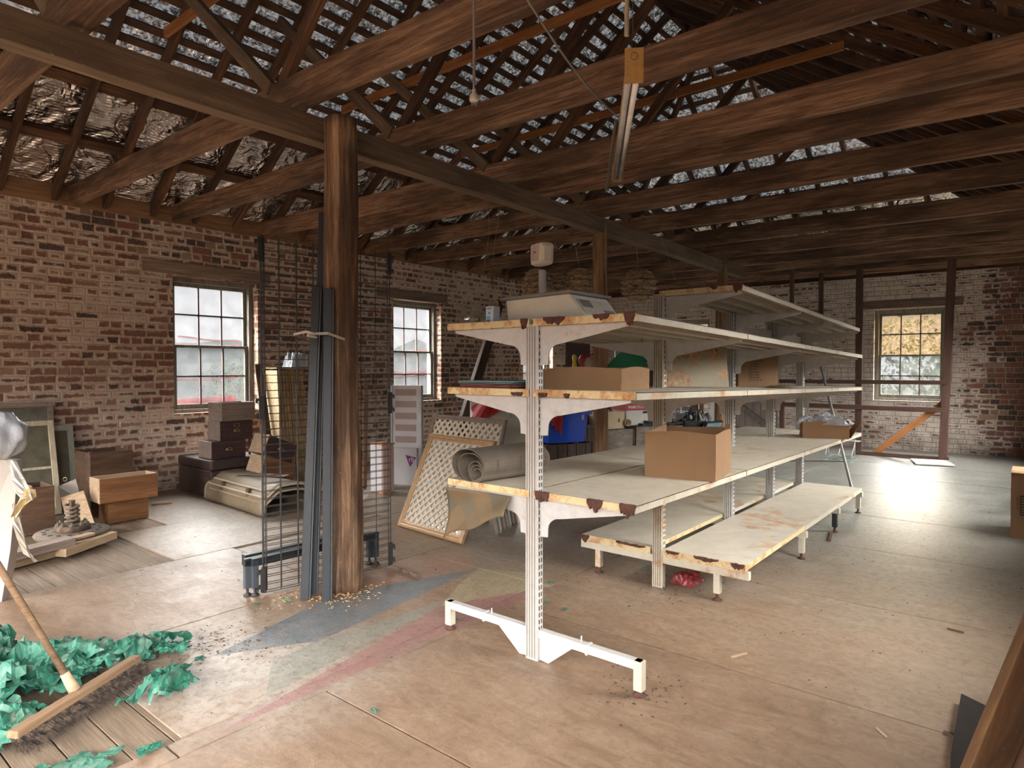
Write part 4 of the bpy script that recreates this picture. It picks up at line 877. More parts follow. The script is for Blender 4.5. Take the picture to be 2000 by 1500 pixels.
# pair of steel shelf feet lying behind the post
for i, (dx, dy) in enumerate(((0, 0), (.032, -.035))):
    a, e_ = Vector((2.085+dx, 3.885+dy, 0)), Vector((3.04+dx, 3.815+dy, 0)); d = (e_-a).normalized(); R = frame3(d)
    r = thing('shelf_foot', a, ['dark steel shelf foot lying behind the post, farther of the pair', 'dark steel shelf foot lying behind the post, nearer of the pair'][i], 'steel foot', 'steel shelf feet')
    b = MB(); b.box((a+e_)/2+Vector((0, 0, .215)), ((e_-a).length, .034, .05), R); b.build('rail', SLATE, r, bevel=.003)
    for p in (a+d*.02, e_-d*.02):
        l = MB().box(p+Vector((0, 0, .14)), (.038, .034, .18), R).build('leg', SLATE_L, r, bevel=.002); MB().lathe([(.026, 0), (.024, .012), (.009, .02), (.009, .055)], p, 14).build('levelling_foot', WIRE, l, smooth=True)
b = MB().box(Vector((2.55, 3.93, .21)), (.86, .05, .07), frame3(Vector((1, -.07, 0)))); o = b.build('steel_beam', SLATE, bevel=.003); o2 = MB()
o2.tube((2.9, 3.93, 0), (2.9, 3.93, .18), .012); o2.tube((2.2, 3.95, 0), (2.2, 3.95, .18), .012); o2.build('support_pin', WIRE, o); tag(o, 'dark steel beam resting behind the wire mesh near floor level', 'steel beam')

# ================================================================ by the windowed wall, left
D_OR = wood('drawer_timber', (.13, .05, .016), (.215, .092, .032), (.30, .145, .058), grain=(1.5, 14, 20), patch=.35, hue=.12, bump=.2)
D_DK = wood('dark_drawer_timber', (.030, .014, .014), (.052, .025, .022), (.08, .042, .034), grain=(2, 14, 20), patch=.3, hue=.1, bump=.2)
D_PA = wood('raw_timber', (.30, .19, .11), (.42, .29, .18), (.52, .39, .27), grain=(2, 14, 20), patch=.2, hue=.12, bump=.2)
D_GR = wood('greyed_timber', (.17, .12, .10), (.26, .195, .16), (.36, .28, .24), grain=(2, 14, 20), patch=.2, hue=.1, bump=.2)
D_BR = wood('brown_crate_timber', (.055, .028, .016), (.105, .055, .03), (.17, .095, .055), grain=(1.5, 10, 14), patch=.5, hue=.2)
BRASS = plain('aged_brass', C(.42, .33, .17), .4, .8)
def old_sash(name_lab, x0, x1, z0, z1, yb, yt, cols, rails, m=W_FRAME, glass=True, st=.05):
    r = thing('old_window_sash', ((x0+x1)/2, yb, z0), name_lab, 'window sash', 'old sashes leaning on the wall'); ang = math.atan2(yt-yb, z1-z0); R = Matrix.Rotation(-ang, 3, 'X'); H = math.hypot(yt-yb, z1-z0); c = Vector((0, yb, z0))
    def bb(b, xa, xb, za, zb, t0, t1): b.box(Vector(((xa+xb)/2, yb, z0))+R @ Vector((0, (t0+t1)/2, (za+zb)/2)), (xb-xa, t1-t0, zb-za), R)
    b = MB(); bb(b, x0, x0+st, 0, H, -.018, .018); bb(b, x1-st, x1, 0, H, -.018, .018); bb(b, x0+st, x1-st, H-st, H, -.018, .018); bb(b, x0+st, x1-st, 0, st*1.4, -.018, .018); b.build('sash_frame', m, r, bevel=.003)
    b = MB()
    for q in cols: x = lerp(x0+st, x1-st, q); bb(b, x-.012, x+.012, st, H-st, -.014, .014)
    for q in rails: zz = lerp(st, H-st, q); bb(b, x0+st, x1-st, zz-.012, zz+.012, -.0142, .0142)
    if cols or rails: b.build('glazing_bars', m, r)
    if glass: b = MB(); bb(b, x0+st, x1-st, st, H-st, -.002, .002); b.build('glass', PANE_G, r)
PANE_G = glass_mat('grubby_loose_glass', C(.6, .6, .52), .8, C(.42, .39, .30), 3)
W_CREAMF = wood('cream_painted_timber', (.33, .27, .18), (.48, .41, .29), (.6, .53, .4), axis=2, patch=.2)
PALEGRN = wood('pale_green_painted_timber', (.28, .29, .22), (.37, .38, .30), (.43, .44, .37), axis=2, patch=.2)
old_sash('old timber window frame standing against the brick, tallest of the leaning sashes', 1.30, 2.20, 0, 1.10, 7.86, 7.95, (.38,), (.72,), D_GR)
old_sash('cream window sash with dirty panes leaning in front of the tallest frame', 1.42, 2.14, 0, .92, 7.52, 7.74, (.42,), (.50,), W_CREAMF)
old_sash('pale green painted frame leaning at the right of the sashes', 1.95, 2.35, 0, .85, 7.72, 7.88, (), (), PALEGRN, True, .055)
def drawer(name, c, dims, rot, label, m_front, m_side, t_=.014, handle=None, plate=False, group='old wooden drawers', tilt=0.0, flip=False, cat='drawer'):
    """open box; front faces -y before turning. c is the centre of the underside"""
    c = Vector(c); x, y, z = dims; R = Matrix.Rotation(rot, 3, 'Z') @ Matrix.Rotation(tilt, 3, 'Y'); r = thing(name, c, label, cat, group)
    def bb(q, d, nm, mm): return MB().box(c+R @ Vector(q), d, R).build(nm, mm, r, bevel=.002)
    f = bb((0, -y/2+t_/2, z/2), (x, t_, z), 'front', m_front); 
    bb((0, y/2-t_/2, z/2), (x-2*t_, t_, z), 'back', m_side); bb((-x/2+t_/2, t_/2, z/2), (t_, y-t_, z), 'side', m_side); bb((x/2-t_/2, t_/2, z/2), (t_, y-t_, z), 'side', m_side)
    bb((0, 0, .006 if not flip else z-.006), (x-2*t_, y-2*t_, .008), 'base', m_side)
    if handle:
        b = MB(); hc = Vector((0, -y/2, z*.5)); 
        pts = [c+R @ (hc+Vector((.036*math.cos(a), -.012*math.sin(a)-.004, .024*math.sin(a)-.008))) for a in [PI*i/10 for i in range(11)]]
        b.path(pts, .0045, 6); b.box(c+R @ (hc+Vector((0, -.003, -.010))), (.085, .004, .007), R)
        b.grid(lambda u, v: c+R @ (hc+Vector((.033*math.cos(PI*u)*(1-v*.2), -.004-.012*math.sin(PI*u)*v, .022*math.sin(PI*u)*(1-v*.15)-.006))), 8, 3)
        b.build('cup_handle', BRASS, f, label='brass cup handle')
    if plate: 
        b = MB(); 
        for q, d in (((0, -y/2-.002, z*.78+.018), (.06, .003, .003)), ((0, -y/2-.002, z*.78-.018), (.06, .003, .003)), ((-.029, -y/2-.002, z*.78), (.003, .003, .036)), ((.029, -y/2-.002, z*.78), (.003, .003, .036))): b.box(c+R @ Vector(q), d, R)
        b.build('label_frame', BRASS, f)
    return r
drawer('wooden_crate', (2.46, 7.33, 0), (.38, .42, .62), 0, 'dark brown tall open chest carcass against the brick wall', D_BR, D_BR, .018, group=None, cat='crate')
MB().box((2.28, 7.14, .62), (.03, .03, .03)).build('corner_block', D_BR, bpy.data.objects['wooden_crate']); MB().box((2.62, 7.14, .64), (.03, .03, .04)).build('corner_block', D_BR, bpy.data.objects['wooden_crate'])
drawer('loose_drawer_box', (2.445, 6.80, 0), (.35, .24, .205), .03, 'orange-brown drawer standing on the floor under another', D_OR, D_OR, .014)
drawer('loose_drawer_box', (2.43, 6.74, .208), (.50, .26, .225), .0, 'long orange-brown open drawer on top of a smaller one', D_OR, D_PA, .014)
drawer('wooden_crate', (1.64, 6.93, 0), (.46, .36, .41), 0, 'brown planked box half hidden behind the rusty clutch', D_BR, D_BR, .018, group=None, cat='crate')
MB().box((1.70, 6.90, .40), (.02, .28, .05)).build('divider', D_PA, bpy.data.objects['wooden_crate.001'])
# plates leaning on the box
GP = plain('grey_plate', C(.24, .20, .165), .6, var=.2)
def quad_board(name, pts, th, m, label, cat, group=None):
    pts = [Vector(p) for p in pts]; n_ = (pts[1]-pts[0]).cross(pts[2]-pts[0]).normalized()*th; k = len(pts)
    b = MB().add(pts+[p+n_ for p in pts], [tuple(range(k)), tuple(range(2*k-1, k-1, -1))]+[(i, i+k, (i+1) % k+k, (i+1) % k) for i in range(k)])
    o = b.build(name, m, bevel=.001); return tag(o, label, cat, group)
o = quad_board('leaning_plate', [pd(113, 950, 6.05), pd(148, 935, 6.1), pd(158, 975, 5.95), pz(172, 1024), pz(128, 1028)], .006, GP, 'grey square plate with a wire ring, behind the rusty clutch', 'plate')
b = MB(); c = pd(127, 936, 6.05); b.path([c+RT*(.018*math.cos(a))+UP*(.018*math.sin(a)) for a in [2*PI*i/16 for i in range(16)]], .003, 5, True); b.build('wire_ring', BRASS, o)
quad_board('leaning_plate', [pd(118, 972, 5.8), pd(163, 958, 5.85), pz(188, 1032), pz(136, 1036)], .012, D_PA, 'pale tile leaning just behind the coil spring', 'plate')
# rusty clutch with spring
RU = plain('rusty_iron', C(.105, .07, .05), .9, var=.4, scale=25, bump=.6, dirt=(.32, .24, .17), dirt_amt=.6); RU_L = plain('dusty_iron', C(.17, .135, .10), .85, var=.25, scale=20, bump=.4)
cc = (1.83, 6.17, 0); r = thing('clutch_assembly', cc, 'rusty pressure plate and wheel disc topped by a coil spring', 'machine part')
MB().lathe([(.23, 0), (.245, .02), (.24, .045), (.20, .055)], cc, 40).build('lower_ring', RU, r, smooth=True)
b = MB(); b.lathe([(.21, .055), (.255, .07), (.268, .095), (.262, .108), (.13, .115)], cc, 48); d_ = b.build('disc', RU_L, r, smooth=True)
b = MB()
for i in range(16): a = 2*PI*i/16; b.lathe([(.017, .1125), (.017, .1145)], (cc[0]+.195*math.cos(a), cc[1]+.195*math.sin(a), 0), 10)
b.build('disc_hole_pattern', SLOT, d_)
b = MB(); b.lathe([(.13, .11), (.128, .15), (.118, .16), (.06, .165)], cc, 30); b.build('hub', RU, r, smooth=True)
b = MB()
for i in range(9): a = 2*PI*i/9+.2; p = Vector((cc[0]+.098*math.cos(a), cc[1]+.098*math.sin(a), .16)); b.lathe([(.02, 0), (.022, .014), (.010, .02), (.009, .03)], p, 7)
b.build('hub_nuts', RU_L, r)
b = MB(); b.path([Vector((cc[0]+.046*math.cos(t_), cc[1]+.046*math.sin(t_), .172+.155*t_/(2*PI*4.5))) for t_ in [2*PI*4.5*i/90 for i in range(91)]], .0105, 7); b.build('coil_spring', RU_L, r, smooth=True)
MB().lathe([(.02, .16), (.02, .335), (.024, .335), (.024, .36)], cc, 6).build('bolt', RU, r)
# timber offcuts
for i, (a, e_, w, z, lab) in enumerate((((1.15, 5.70), (1.98, 5.99), .11, .035, 'lowest front offcut'), ((1.25, 5.80), (1.88, 5.93), .12, .035, 'middle offcut'), ((1.62, 5.74), (2.06, 5.98), .10, .045, 'rough-ended right offcut'), ((1.25, 5.72), (1.72, 5.83), .12, .09, 'upper flat offcut'), ((1.45, 5.80), (1.88, 5.86), .07, .10, 'small topmost splinter board'))):
    o = timber('timber_offcut', (*a, z), (*e_, z+.006*i), w, .06 if z < .1 else .022, D_PA if i != 3 else D_GR, seg=6, jit=.006); tag(o, 'pale broken timber, %s of the floor pile below the clutch' % lab, 'timber offcut', 'timber offcuts')
# white foam slab and plastic at the left edge
FOAM = plain('white_foam', C(.40, .355, .31), .8, var=.06, bump=.1)
o = quad_board('foam_slab', [pd(-60, 893, 3.9), pd(28, 900, 3.95), pd(31, 960, 3.95), pd(20, 1075, 3.95), pz(3, 1176), pz(-90, 1176)], .09, FOAM, 'white foam slab standing at the left edge, plastic draped on it', 'foam slab')
PL2 = PLASTIC
b = MB(); c = pd(0, 850, 3.85)
b.lathe([(.02, .14), (.06, .132), (.085, .11), (.11, .08), (.125, .05), (.13, .015), (.13, -.02), (.12, -.06), (.11, -.10), (.07, -.125), (.03, -.14)], c, 48, fn=lambda t_, z: 1+.35*noise.noise(Vector((math.cos(t_)*2, math.sin(t_)*2, z*14)))+.12*noise.noise(Vector((math.cos(t_)*7, math.sin(t_)*7, z*40))))
b.build('plastic_bundle', plain('milky_plastic', C(.52, .54, .58), .25, var=.15, bump=.8, scale=14), o, smooth=True)
AMB = plain('amber_plastic', C(.45, .33, .17), .35, var=.4, bump=.5)
def ribbon(pts, ws, m, par, nm):
    b = MB(); vs = []; n = len(pts)
    for i, (p, w) in enumerate(zip(pts, ws)):
        for j in range(6): q = j/5-.5; vs.append(p+RT*(q*w)+FW*(.02*math.sin(i*1.7+j*1.3))+UP*(.008*math.sin(i*2.1+j*2)))
    b.add(vs, [(i*6+j, i*6+j+1, (i+1)*6+j+1, (i+1)*6+j) for i in range(n-1) for j in range(5)]); return b.build(nm, m, par, solid=.001)
ribbon([pd(22, 900, 3.85), pd(30, 935, 3.83), pd(45, 958, 3.8), pd(58, 975, 3.78)], [.06, .08, .09, .06], plain('draped_plastic', C(.55, .52, .48), .3, bump=.5), o, 'plastic_drape')
ribbon([pd(50, 955, 3.8), pd(52, 970, 3.79), pd(40, 990, 3.78), pd(30, 1010, 3.78)], [.11, .09, .05, .03], AMB, o, 'amber_scrap')
ribbon([pd(28, 985, 3.8), pd(30, 1020, 3.8), pd(42, 1050, 3.78), pd(55, 1080, 3.75), pd(68, 1096, 3.72)], [.03, .035, .04, .03, .015], plain('dirty_plastic_strip', C(.46, .40, .33), .4, bump=.4), o, 'plastic_strip')

# broom
BRM = wood('broom_timber', (.13, .07, .035), (.21, .125, .068), (.29, .185, .11), patch=.2, hue=.05)
r = thing('broom', (.95, 3.1, 0), 'wide push broom with dark bristles lying in the green plastic', 'broom')
A, B_ = Vector((.665, 2.935, .085)), Vector((1.225, 3.275, .085)); hd = timber('head', A, B_, .05, .03, BRM, r, bev=.006)
d = (B_-A).normalized(); sd_ = Vector((d.y, -d.x, 0)); b = MB(); rnd = random.Random(5)
for i in range(4500):
    t_ = rnd.random(); p = A.lerp(B_, t_)+Vector((0, 0, -.01))+sd_*rnd.uniform(-.012, .022); q = p+sd_*rnd.uniform(.02, .10)+d*rnd.gauss(0, .012)+Vector((0, 0, -rnd.uniform(.03, .07))); q.z = max(.004, q.z); s_ = d*.0022
    b.add([p-s_, p+s_, q], [(0, 1, 2)])
o = b.build('bristles', plain('dark_bristle', C(.04, .027, .022), .9, var=.85, scale=45, dirt=(.3, .22, .15), dirt_amt=.8), r); o['kind'] = 'stuff'
h0 = Vector((.925, 3.125, .095)); h1 = pd(0, 1110, 2.62); hd_ = (h1-h0).normalized()
MB().lathe([(.024, 0), (.019, .06), (.017, .085)], h0, 14, axis=hd_).build('socket', D_PA, r, smooth=True)
MB().tube(h0+hd_*.04, h0+hd_*1.35, .0135, 14).build('handle', BRM, r, smooth=True)
# torn green plastic
GREEN = mat('green_plastic_sheet'); t = NT(GREEN); v = t.coord((1, 1, 1)); n = t.noise(v, 7, 5, .65); col = t.ramp(n, [(.3, (.012, .10, .062)), (.5, (.04, .21, .14)), (.72, (.15, .33, .25))])
col = t.mix(t.ramp(t.noise(v, 17, 5, .7), [(.52, 0.0), (.7, .6)]), col, (.24, .22, .165, 1)); nb = t.bump(t.noise(v, 30, 5, .7, .8), .6, .01)
bs = t.new('ShaderNodeBsdfPrincipled', {'Base Color': col, 'Roughness': .3, 'Normal': nb}); tr = t.new('ShaderNodeBsdfTranslucent', {'Color': col})
t.t.links.new(t.new('ShaderNodeMixShader', {0: .35, 1: bs.outputs[0], 2: tr.outputs[0]}).outputs[0], t.out.inputs[0])
def torn(c, d, amp, seed, rz, b, zmax=None):
    """a crumpled sheet with a ragged outline"""
    c = Vector(c); R = Matrix.Rotation(rz, 3, 'Z'); n = 36; base = len(b.v); vs = {}; fs = []
    for i in range(n+1):
        for j in range(n+1):
            u, v = i/n-.5, j/n-.5; w = noise.noise(Vector((u*3+seed, v*3, seed*2))); k = abs(noise.noise(Vector((u*5, v*5+seed, 7)))); k2 = noise.noise(Vector((u*11+seed, v*11, 3)))
            p = Vector((u*d[0]*(1+.25*w), v*d[1]*(1+.25*k2), 0)); k3 = abs(noise.noise(Vector((u*9+seed, v*6, seed+4)))); z = amp*(.48+.6*w+.35*(1-2.4*k)+.16*(1-3*k3)+.06*k2)*max(0, 1-1.6*(u*u+v*v)); q = c+R @ p; q.z = max(.004+.004*k, c.z+z); vs[i, j] = q
    idx = {}
    for i in range(n):
        for j in range(n):
            u, v = (i+.5)/n-.5, (j+.5)/n-.5; rr = math.hypot(u, v); a = math.atan2(v, u)
            if rr < .5*(.72+.5*noise.noise(Vector((math.cos(a)*1.6+seed, math.sin(a)*1.6, seed)))+.22*noise.noise(Vector((math.cos(a)*6, math.sin(a)*6, seed)))): 
                for q in ((i, j), (i+1, j), (i+1, j+1), (i, j+1)):
                    if q not in idx: idx[q] = len(b.v); b.v.append(vs[q])
                b.f.append((idx[i, j], idx[i+1, j], idx[i+1, j+1], idx[i, j+1]))
b = MB(); spots = [(.62, 3.35, .7, .16), (.80, 3.55, .6, .17), (.98, 3.62, .5, .16), (.66, 3.16, .42, .10), (1.12, 3.45, .4, .12), (1.30, 3.50, .36, .10), (1.45, 3.52, .28, .06), (.55, 3.7, .6, .12), (.98, 3.38, .34, .10), (.40, 2.80, .4, .02), (1.28, 3.42, .22, .05), (.78, 3.85, .4, .20), (.66, 2.66, .34, .015), (1.02, 3.80, .3, .08), (1.42, 3.38, .2, .05), (.84, 2.66, .22, .012), (.40, 3.2, .6, .1)]
for i, (x, y, s_, a_) in enumerate(spots): torn((x, y, .004), (s_*1.1, s_), a_, 1.7*i+.5, i*1.3, b)
o = b.build('green_plastic_heap', GREEN, solid=.0012); tag(o, 'heap of torn green plastic sheeting swept up behind the broom', 'plastic sheeting', kind='stuff')
def scrap(c, s_, seed, lab, a_=.02): b = MB(); torn((*c, .003), (s_*1.6, s_), a_, seed, seed, b); o = b.build('plastic_scrap', GREEN, solid=.0012); tag(o, lab, 'plastic scrap', 'green plastic scraps')
b = MB(); torn((1.22, 3.0, .004), (.50, .28), .09, 41.0, .6, b); o = b.build('plastic_sheet', GREEN, solid=.0012); tag(o, 'large curled green plastic sheet in front of the broom bristles', 'plastic sheeting')
for q, s_, sd2, lab in (((290, 1468), .085, 3.3, 'green scrap lying on the bare boards in the front'), ((290+100, 1460-170), .05, 4.1, 'green scrap at the right end of the green heap'), ((1345, 1110), .05, 6.2, 'green scrap on the floor under the near deck'), ((1260, 1110), .04, 7.5, 'small green scrap left of the second upright'),
                         ((560, 1185-10), .04, 8.8, 'green scrap beside the steel foot pads'), ((500, 1183), .03, 9.4, 'green scrap nearest the wire mesh corner'), ((890, 1213), .04, 10.7, 'green scrap at the near shelving foot'), ((1075, 1140), .035, 11.9, 'green scrap right of the front upright on the yellow patch'), ((1065, 1178), .03, 12.4, 'green scrap farther below the yellow patch tip'), ((1105, 1192), .035, 13.1, 'green scrap in the middle of the open floor'), ((730, 1392), .035, 14.2, 'green scrap alone on the bottom edge floor')):
    p = pz(*q); scrap((p.x, p.y), s_, sd2, lab, .012)

# ================================================================ dark trunk, drawers, hoods, blind
r = thing('travel_trunk', (3.77, 7.5, 0), 'dark ribbed travel trunk under the stacked drawers', 'trunk'); TK = plain('trunk_leatherette', C(.045, .026, .022), .6, var=.3, scale=8)
MB().bx(3.44, 4.12, 7.10, 7.90, .0, .30).build('case', TK, r, bevel=.01); MB().bx(3.43, 4.13, 7.09, 7.91, .305, .42).build('lid', TK, r, bevel=.025)
b = MB()
for z in (.05, .09, .13, .17, .21): b.bx(3.432, 3.44, 7.14, 7.86, z, z+.012)
b.bx(3.43, 3.438, 7.09, 7.91, .294, .306); b.build('rib_strips', D_BR, r)
drawer('loose_drawer_box', (3.70, 7.36, .422), (.40, .32, .195), 0, 'dark drawer with pale side and brass handle, lowest on the trunk', D_DK, D_GR, .012, handle=True)
drawer('loose_drawer_box', (3.79, 7.34, .62), (.39, .30, .22), 0, 'dark drawer with label frame and brass handle, middle of the stack', D_DK, D_GR, .012, handle=True, plate=True)
drawer('loose_drawer_box', (3.82, 7.36, .842), (.40, .32, .21), 0, 'greyed open drawer on top of the stack below the window', D_GR, D_GR, .012)
MB().bx(4.0, 4.02, 7.3, 7.32, .42, .62).build('loose_stick', D_BR, bpy.data.objects['travel_trunk'])
drawer('loose_drawer_box', (4.10, 7.02, .395), (.40, .30, .225), math.radians(4), 'dark drawer with brass handle, tilted, behind the mesh', D_DK, D_PA, .012, handle=True, tilt=math.radians(24))
drawer('loose_drawer_box', (3.98, 6.85, .19), (.42, .30, .215), math.radians(4), 'bare orange drawer tilted beneath the dark tilted one', D_OR, D_PA, .012, tilt=math.radians(20))
HD = plain('dusty_cream_metal', C(.21, .16, .10), .55, var=.3, scale=4, dirt=(.16, .11, .07), dirt_amt=.6); HD2 = plain('hood_edge_band', C(.45, .36, .25), .5, var=.15)
def hood(dz, dx, dy, label, inner=False):
    r = thing('curved_hood', (3.6+dx, 6.4+dy, 0), label, 'curved lid', 'curved metal lids')
    def sec(a, s=0): 
        x = -.335*math.cos(a)+.02; z = .245*math.sin(a)**.75+.012*math.sin(a*7)*(a < 1.3)
        return x, max(.004, z)
    def fn(u, v):
        x, z = sec(u*PI*.97+.02); y = lerp(5.78, 7.12, v); k = 1-.05*math.sin(v*PI)-(.06 if v < .03 or v > .97 else 0); lean = .22*(v)
        return Vector((3.60+dx+x*k+lean*.35, y+dy, z*k+dz+.004))
    b = MB(); b.grid(fn, 36, 24); b.build('shell', HD, r, smooth=True, solid=.006)
    for v in (.0, 1.0): MB().path([fn(i/24, v) for i in range(25)], .011, 6).build('end_bead', HD2, r, smooth=True)
    for uu in (.14, .25): MB().path([fn(uu, .02+.96*j/14)+Vector((-.008, 0, .006)) for j in range(15)], .010, 6).build('side_bead', HD2, r, smooth=True)
    for v in (.28, .72):
        b = MB(); p = fn(.2, v); b.box(p+Vector((-.02, 0, .01)), (.03, .05, .05)); b.tube(p+Vector((-.03, -.03, .01)), p+Vector((-.03, .03, .01)), .012, 6)
        b.build('rusty_catch', RU, r)
hood(.0, 0, 0, 'cream curved metal lid lying on the floor, lower of the nested pair')
hood(.048, .012, .02, 'cream curved metal lid nested on top, with rusty catches')
quad_board('metal_strip', [(3.50, 6.75, .305), (3.62, 6.72, .312), (3.88, 6.25, .30), (3.78, 6.2, .30)], .006, D_GR, 'flat pale strip lying across the curved lids', 'strip')
o = timber('timber_offcut', pz(296, 985, .01), pz(335, 981, .01), .05, .02, D_PA); tag(o, 'short pale stick on the floor right of the orange drawers', 'timber offcut')
r = thing('slat_blind_bundle', (4.70, 7.6, 0), 'tall bundle of thin timber blind slats against the wall', 'blind'); b1, b2 = MB(), MB(); rnd = random.Random(3)
for i in range(46):
    x = 4.54+.0078*i; jx = rnd.uniform(-.004, .004)+(.05 if i > 20 else .03)*0; yy = 7.46+rnd.uniform(-.012, .012)+.004*(i % 5); lean = .10*(i/46)
    (b2 if i % 9 == 4 or i % 13 == 7 else b1).add([(x+lean, yy, .0), (x+lean+.0052, yy, .0), (x+lean+.0052, yy+.30, 0), (x+lean, yy+.30, 0), (x+jx, yy+.12, 1.42), (x+jx+.0052, yy+.12, 1.42), (x+jx+.0052, yy+.40, 1.42), (x+jx, yy+.40, 1.42)], [(0, 1, 2, 3), (7, 6, 5, 4), (0, 4, 5, 1), (1, 5, 6, 2), (2, 6, 7, 3), (3, 7, 4, 0)])
b1.build('pale_slats', plain('pale_slat_timber', C(.60, .46, .27), .7, var=.35, scale=14), r); b2.build('golden_slats', plain('golden_slat_timber', C(.36, .20, .05), .7), r)
MB().box((4.72, 7.72, 1.432), (.38, .30, .014), Matrix.Rotation(.1, 3, 'Y')).build('top_sheet', D_PA, r)
crumple('paper_bag', (4.88, 7.70, 1.44), (.26, .24, .30), plain('pale_blue_paper', C(.50, .55, .62), .6), None, 3)
tag(bpy.data.objects['paper_bag'], 'crumpled pale blue-white bag on top of the slat bundle', 'bag')
o = timber('leaning_board', (4.46, 7.55, 0), (4.48, 7.93, 1.5), .10, .02, D_BR, up=Vector((0, 1, 0))); tag(o, 'dark narrow board leaning between window and slat bundle', 'board')

# ================================================================ middle of the windowed wall
PINKS = plain('pink_laminate', C(.56, .36, .30), .5, var=.05); WHT = plain('white_laminate', C(.58, .55, .55), .45, var=.06); PURP = plain('purple_print', C(.19, .015, .16), .5); MAUVE = plain('mauve_stripe', C(.36, .26, .235), .5, var=.08); ACR = plain('clear_edge_plastic', C(.50, .52, .53), .2)
r = thing('laminate_box', (4.85, 5.9, 0), 'small white and pink laminate cabinet behind the wire mesh', 'cabinet')
MB().bx(4.765, 4.94, 5.79, 5.99, .02, .57).build('carcass', WHT, r, bevel=.002); MB().bx(4.775, 4.935, 5.775, 5.789, .03, .555).build('pink_door', PINKS, r, bevel=.001); MB().bx(4.76, 4.945, 5.772, 5.99, .57, .585).build('orange_edge_top', W_ORANGE, r); MB().bx(4.77, 4.935, 5.78, 5.985, 0, .02).build('plinth', W_ORANGE, r)
o = timber('leaning_board', pz(712, 955), pd(716, 745, 8.3), .20, .02, D_OR, up=Vector((.6, -.7, 0))); tag(o, 'tall orange-brown board leaning right of the round post', 'board')
p0 = Vector((5.33, 6.27, 0)); p1 = Vector((5.52, 5.86, 0)); d = (p1-p0).normalized(); n_ = Vector((-d.y, d.x, 0)); n_ = n_ if n_.x < 0 else -n_; Wd = .37
r = thing('display_stand', (p0+p1)/2, 'white display stand with mauve stripes and a purple triangle logo', 'display stand'); R = frame3(d); c = p0+d*Wd/2
def bb(s0, s1, z0, z1, t0, t1, nm, m): return MB().box(p0+d*((s0+s1)/2)+n_*((t0+t1)/2)+Vector((0, 0, (z0+z1)/2)), (s1-s0, t1-t0, z1-z0), R).build(nm, m, r)
bb(0, Wd, 0, 1.235, -.03, 0, 'back_panel', WHT); bb(.03, Wd-.02, .0, .46, 0, .05, 'plinth_box', WHT)
for i in range(5): bb(.045, Wd-.045, .52+.147*i, .60+.147*i, .0, .004, 'stripe', MAUVE)
bb(-.012, .006, 0, 1.235, -.04, .02, 'clear_edge', ACR); bb(Wd-.006, Wd+.03, 0, 1.235, -.04, .02, 'clear_edge', ACR)
L3 = p0+n_*.0515; L3z = lambda s_, z: L3+d*s_+Vector((0, 0, z))
b = MB(); q = [L3z(.20, .375), L3z(.345, .345), L3z(.262, .225)]; b.add(q+[p+n_*.001 for p in q], [(0, 1, 2), (5, 4, 3), (0, 3, 4, 1), (1, 4, 5, 2), (2, 5, 3, 0)]); b.build('purple_triangle', PURP, r)
text('rb', 'logo_lettering', WHT, r, L3z(.245, .292)+n_*.0015, .085, Matrix((d, Vector((0, 0, 1)), n_)).transposed(), .0006, bold=True)

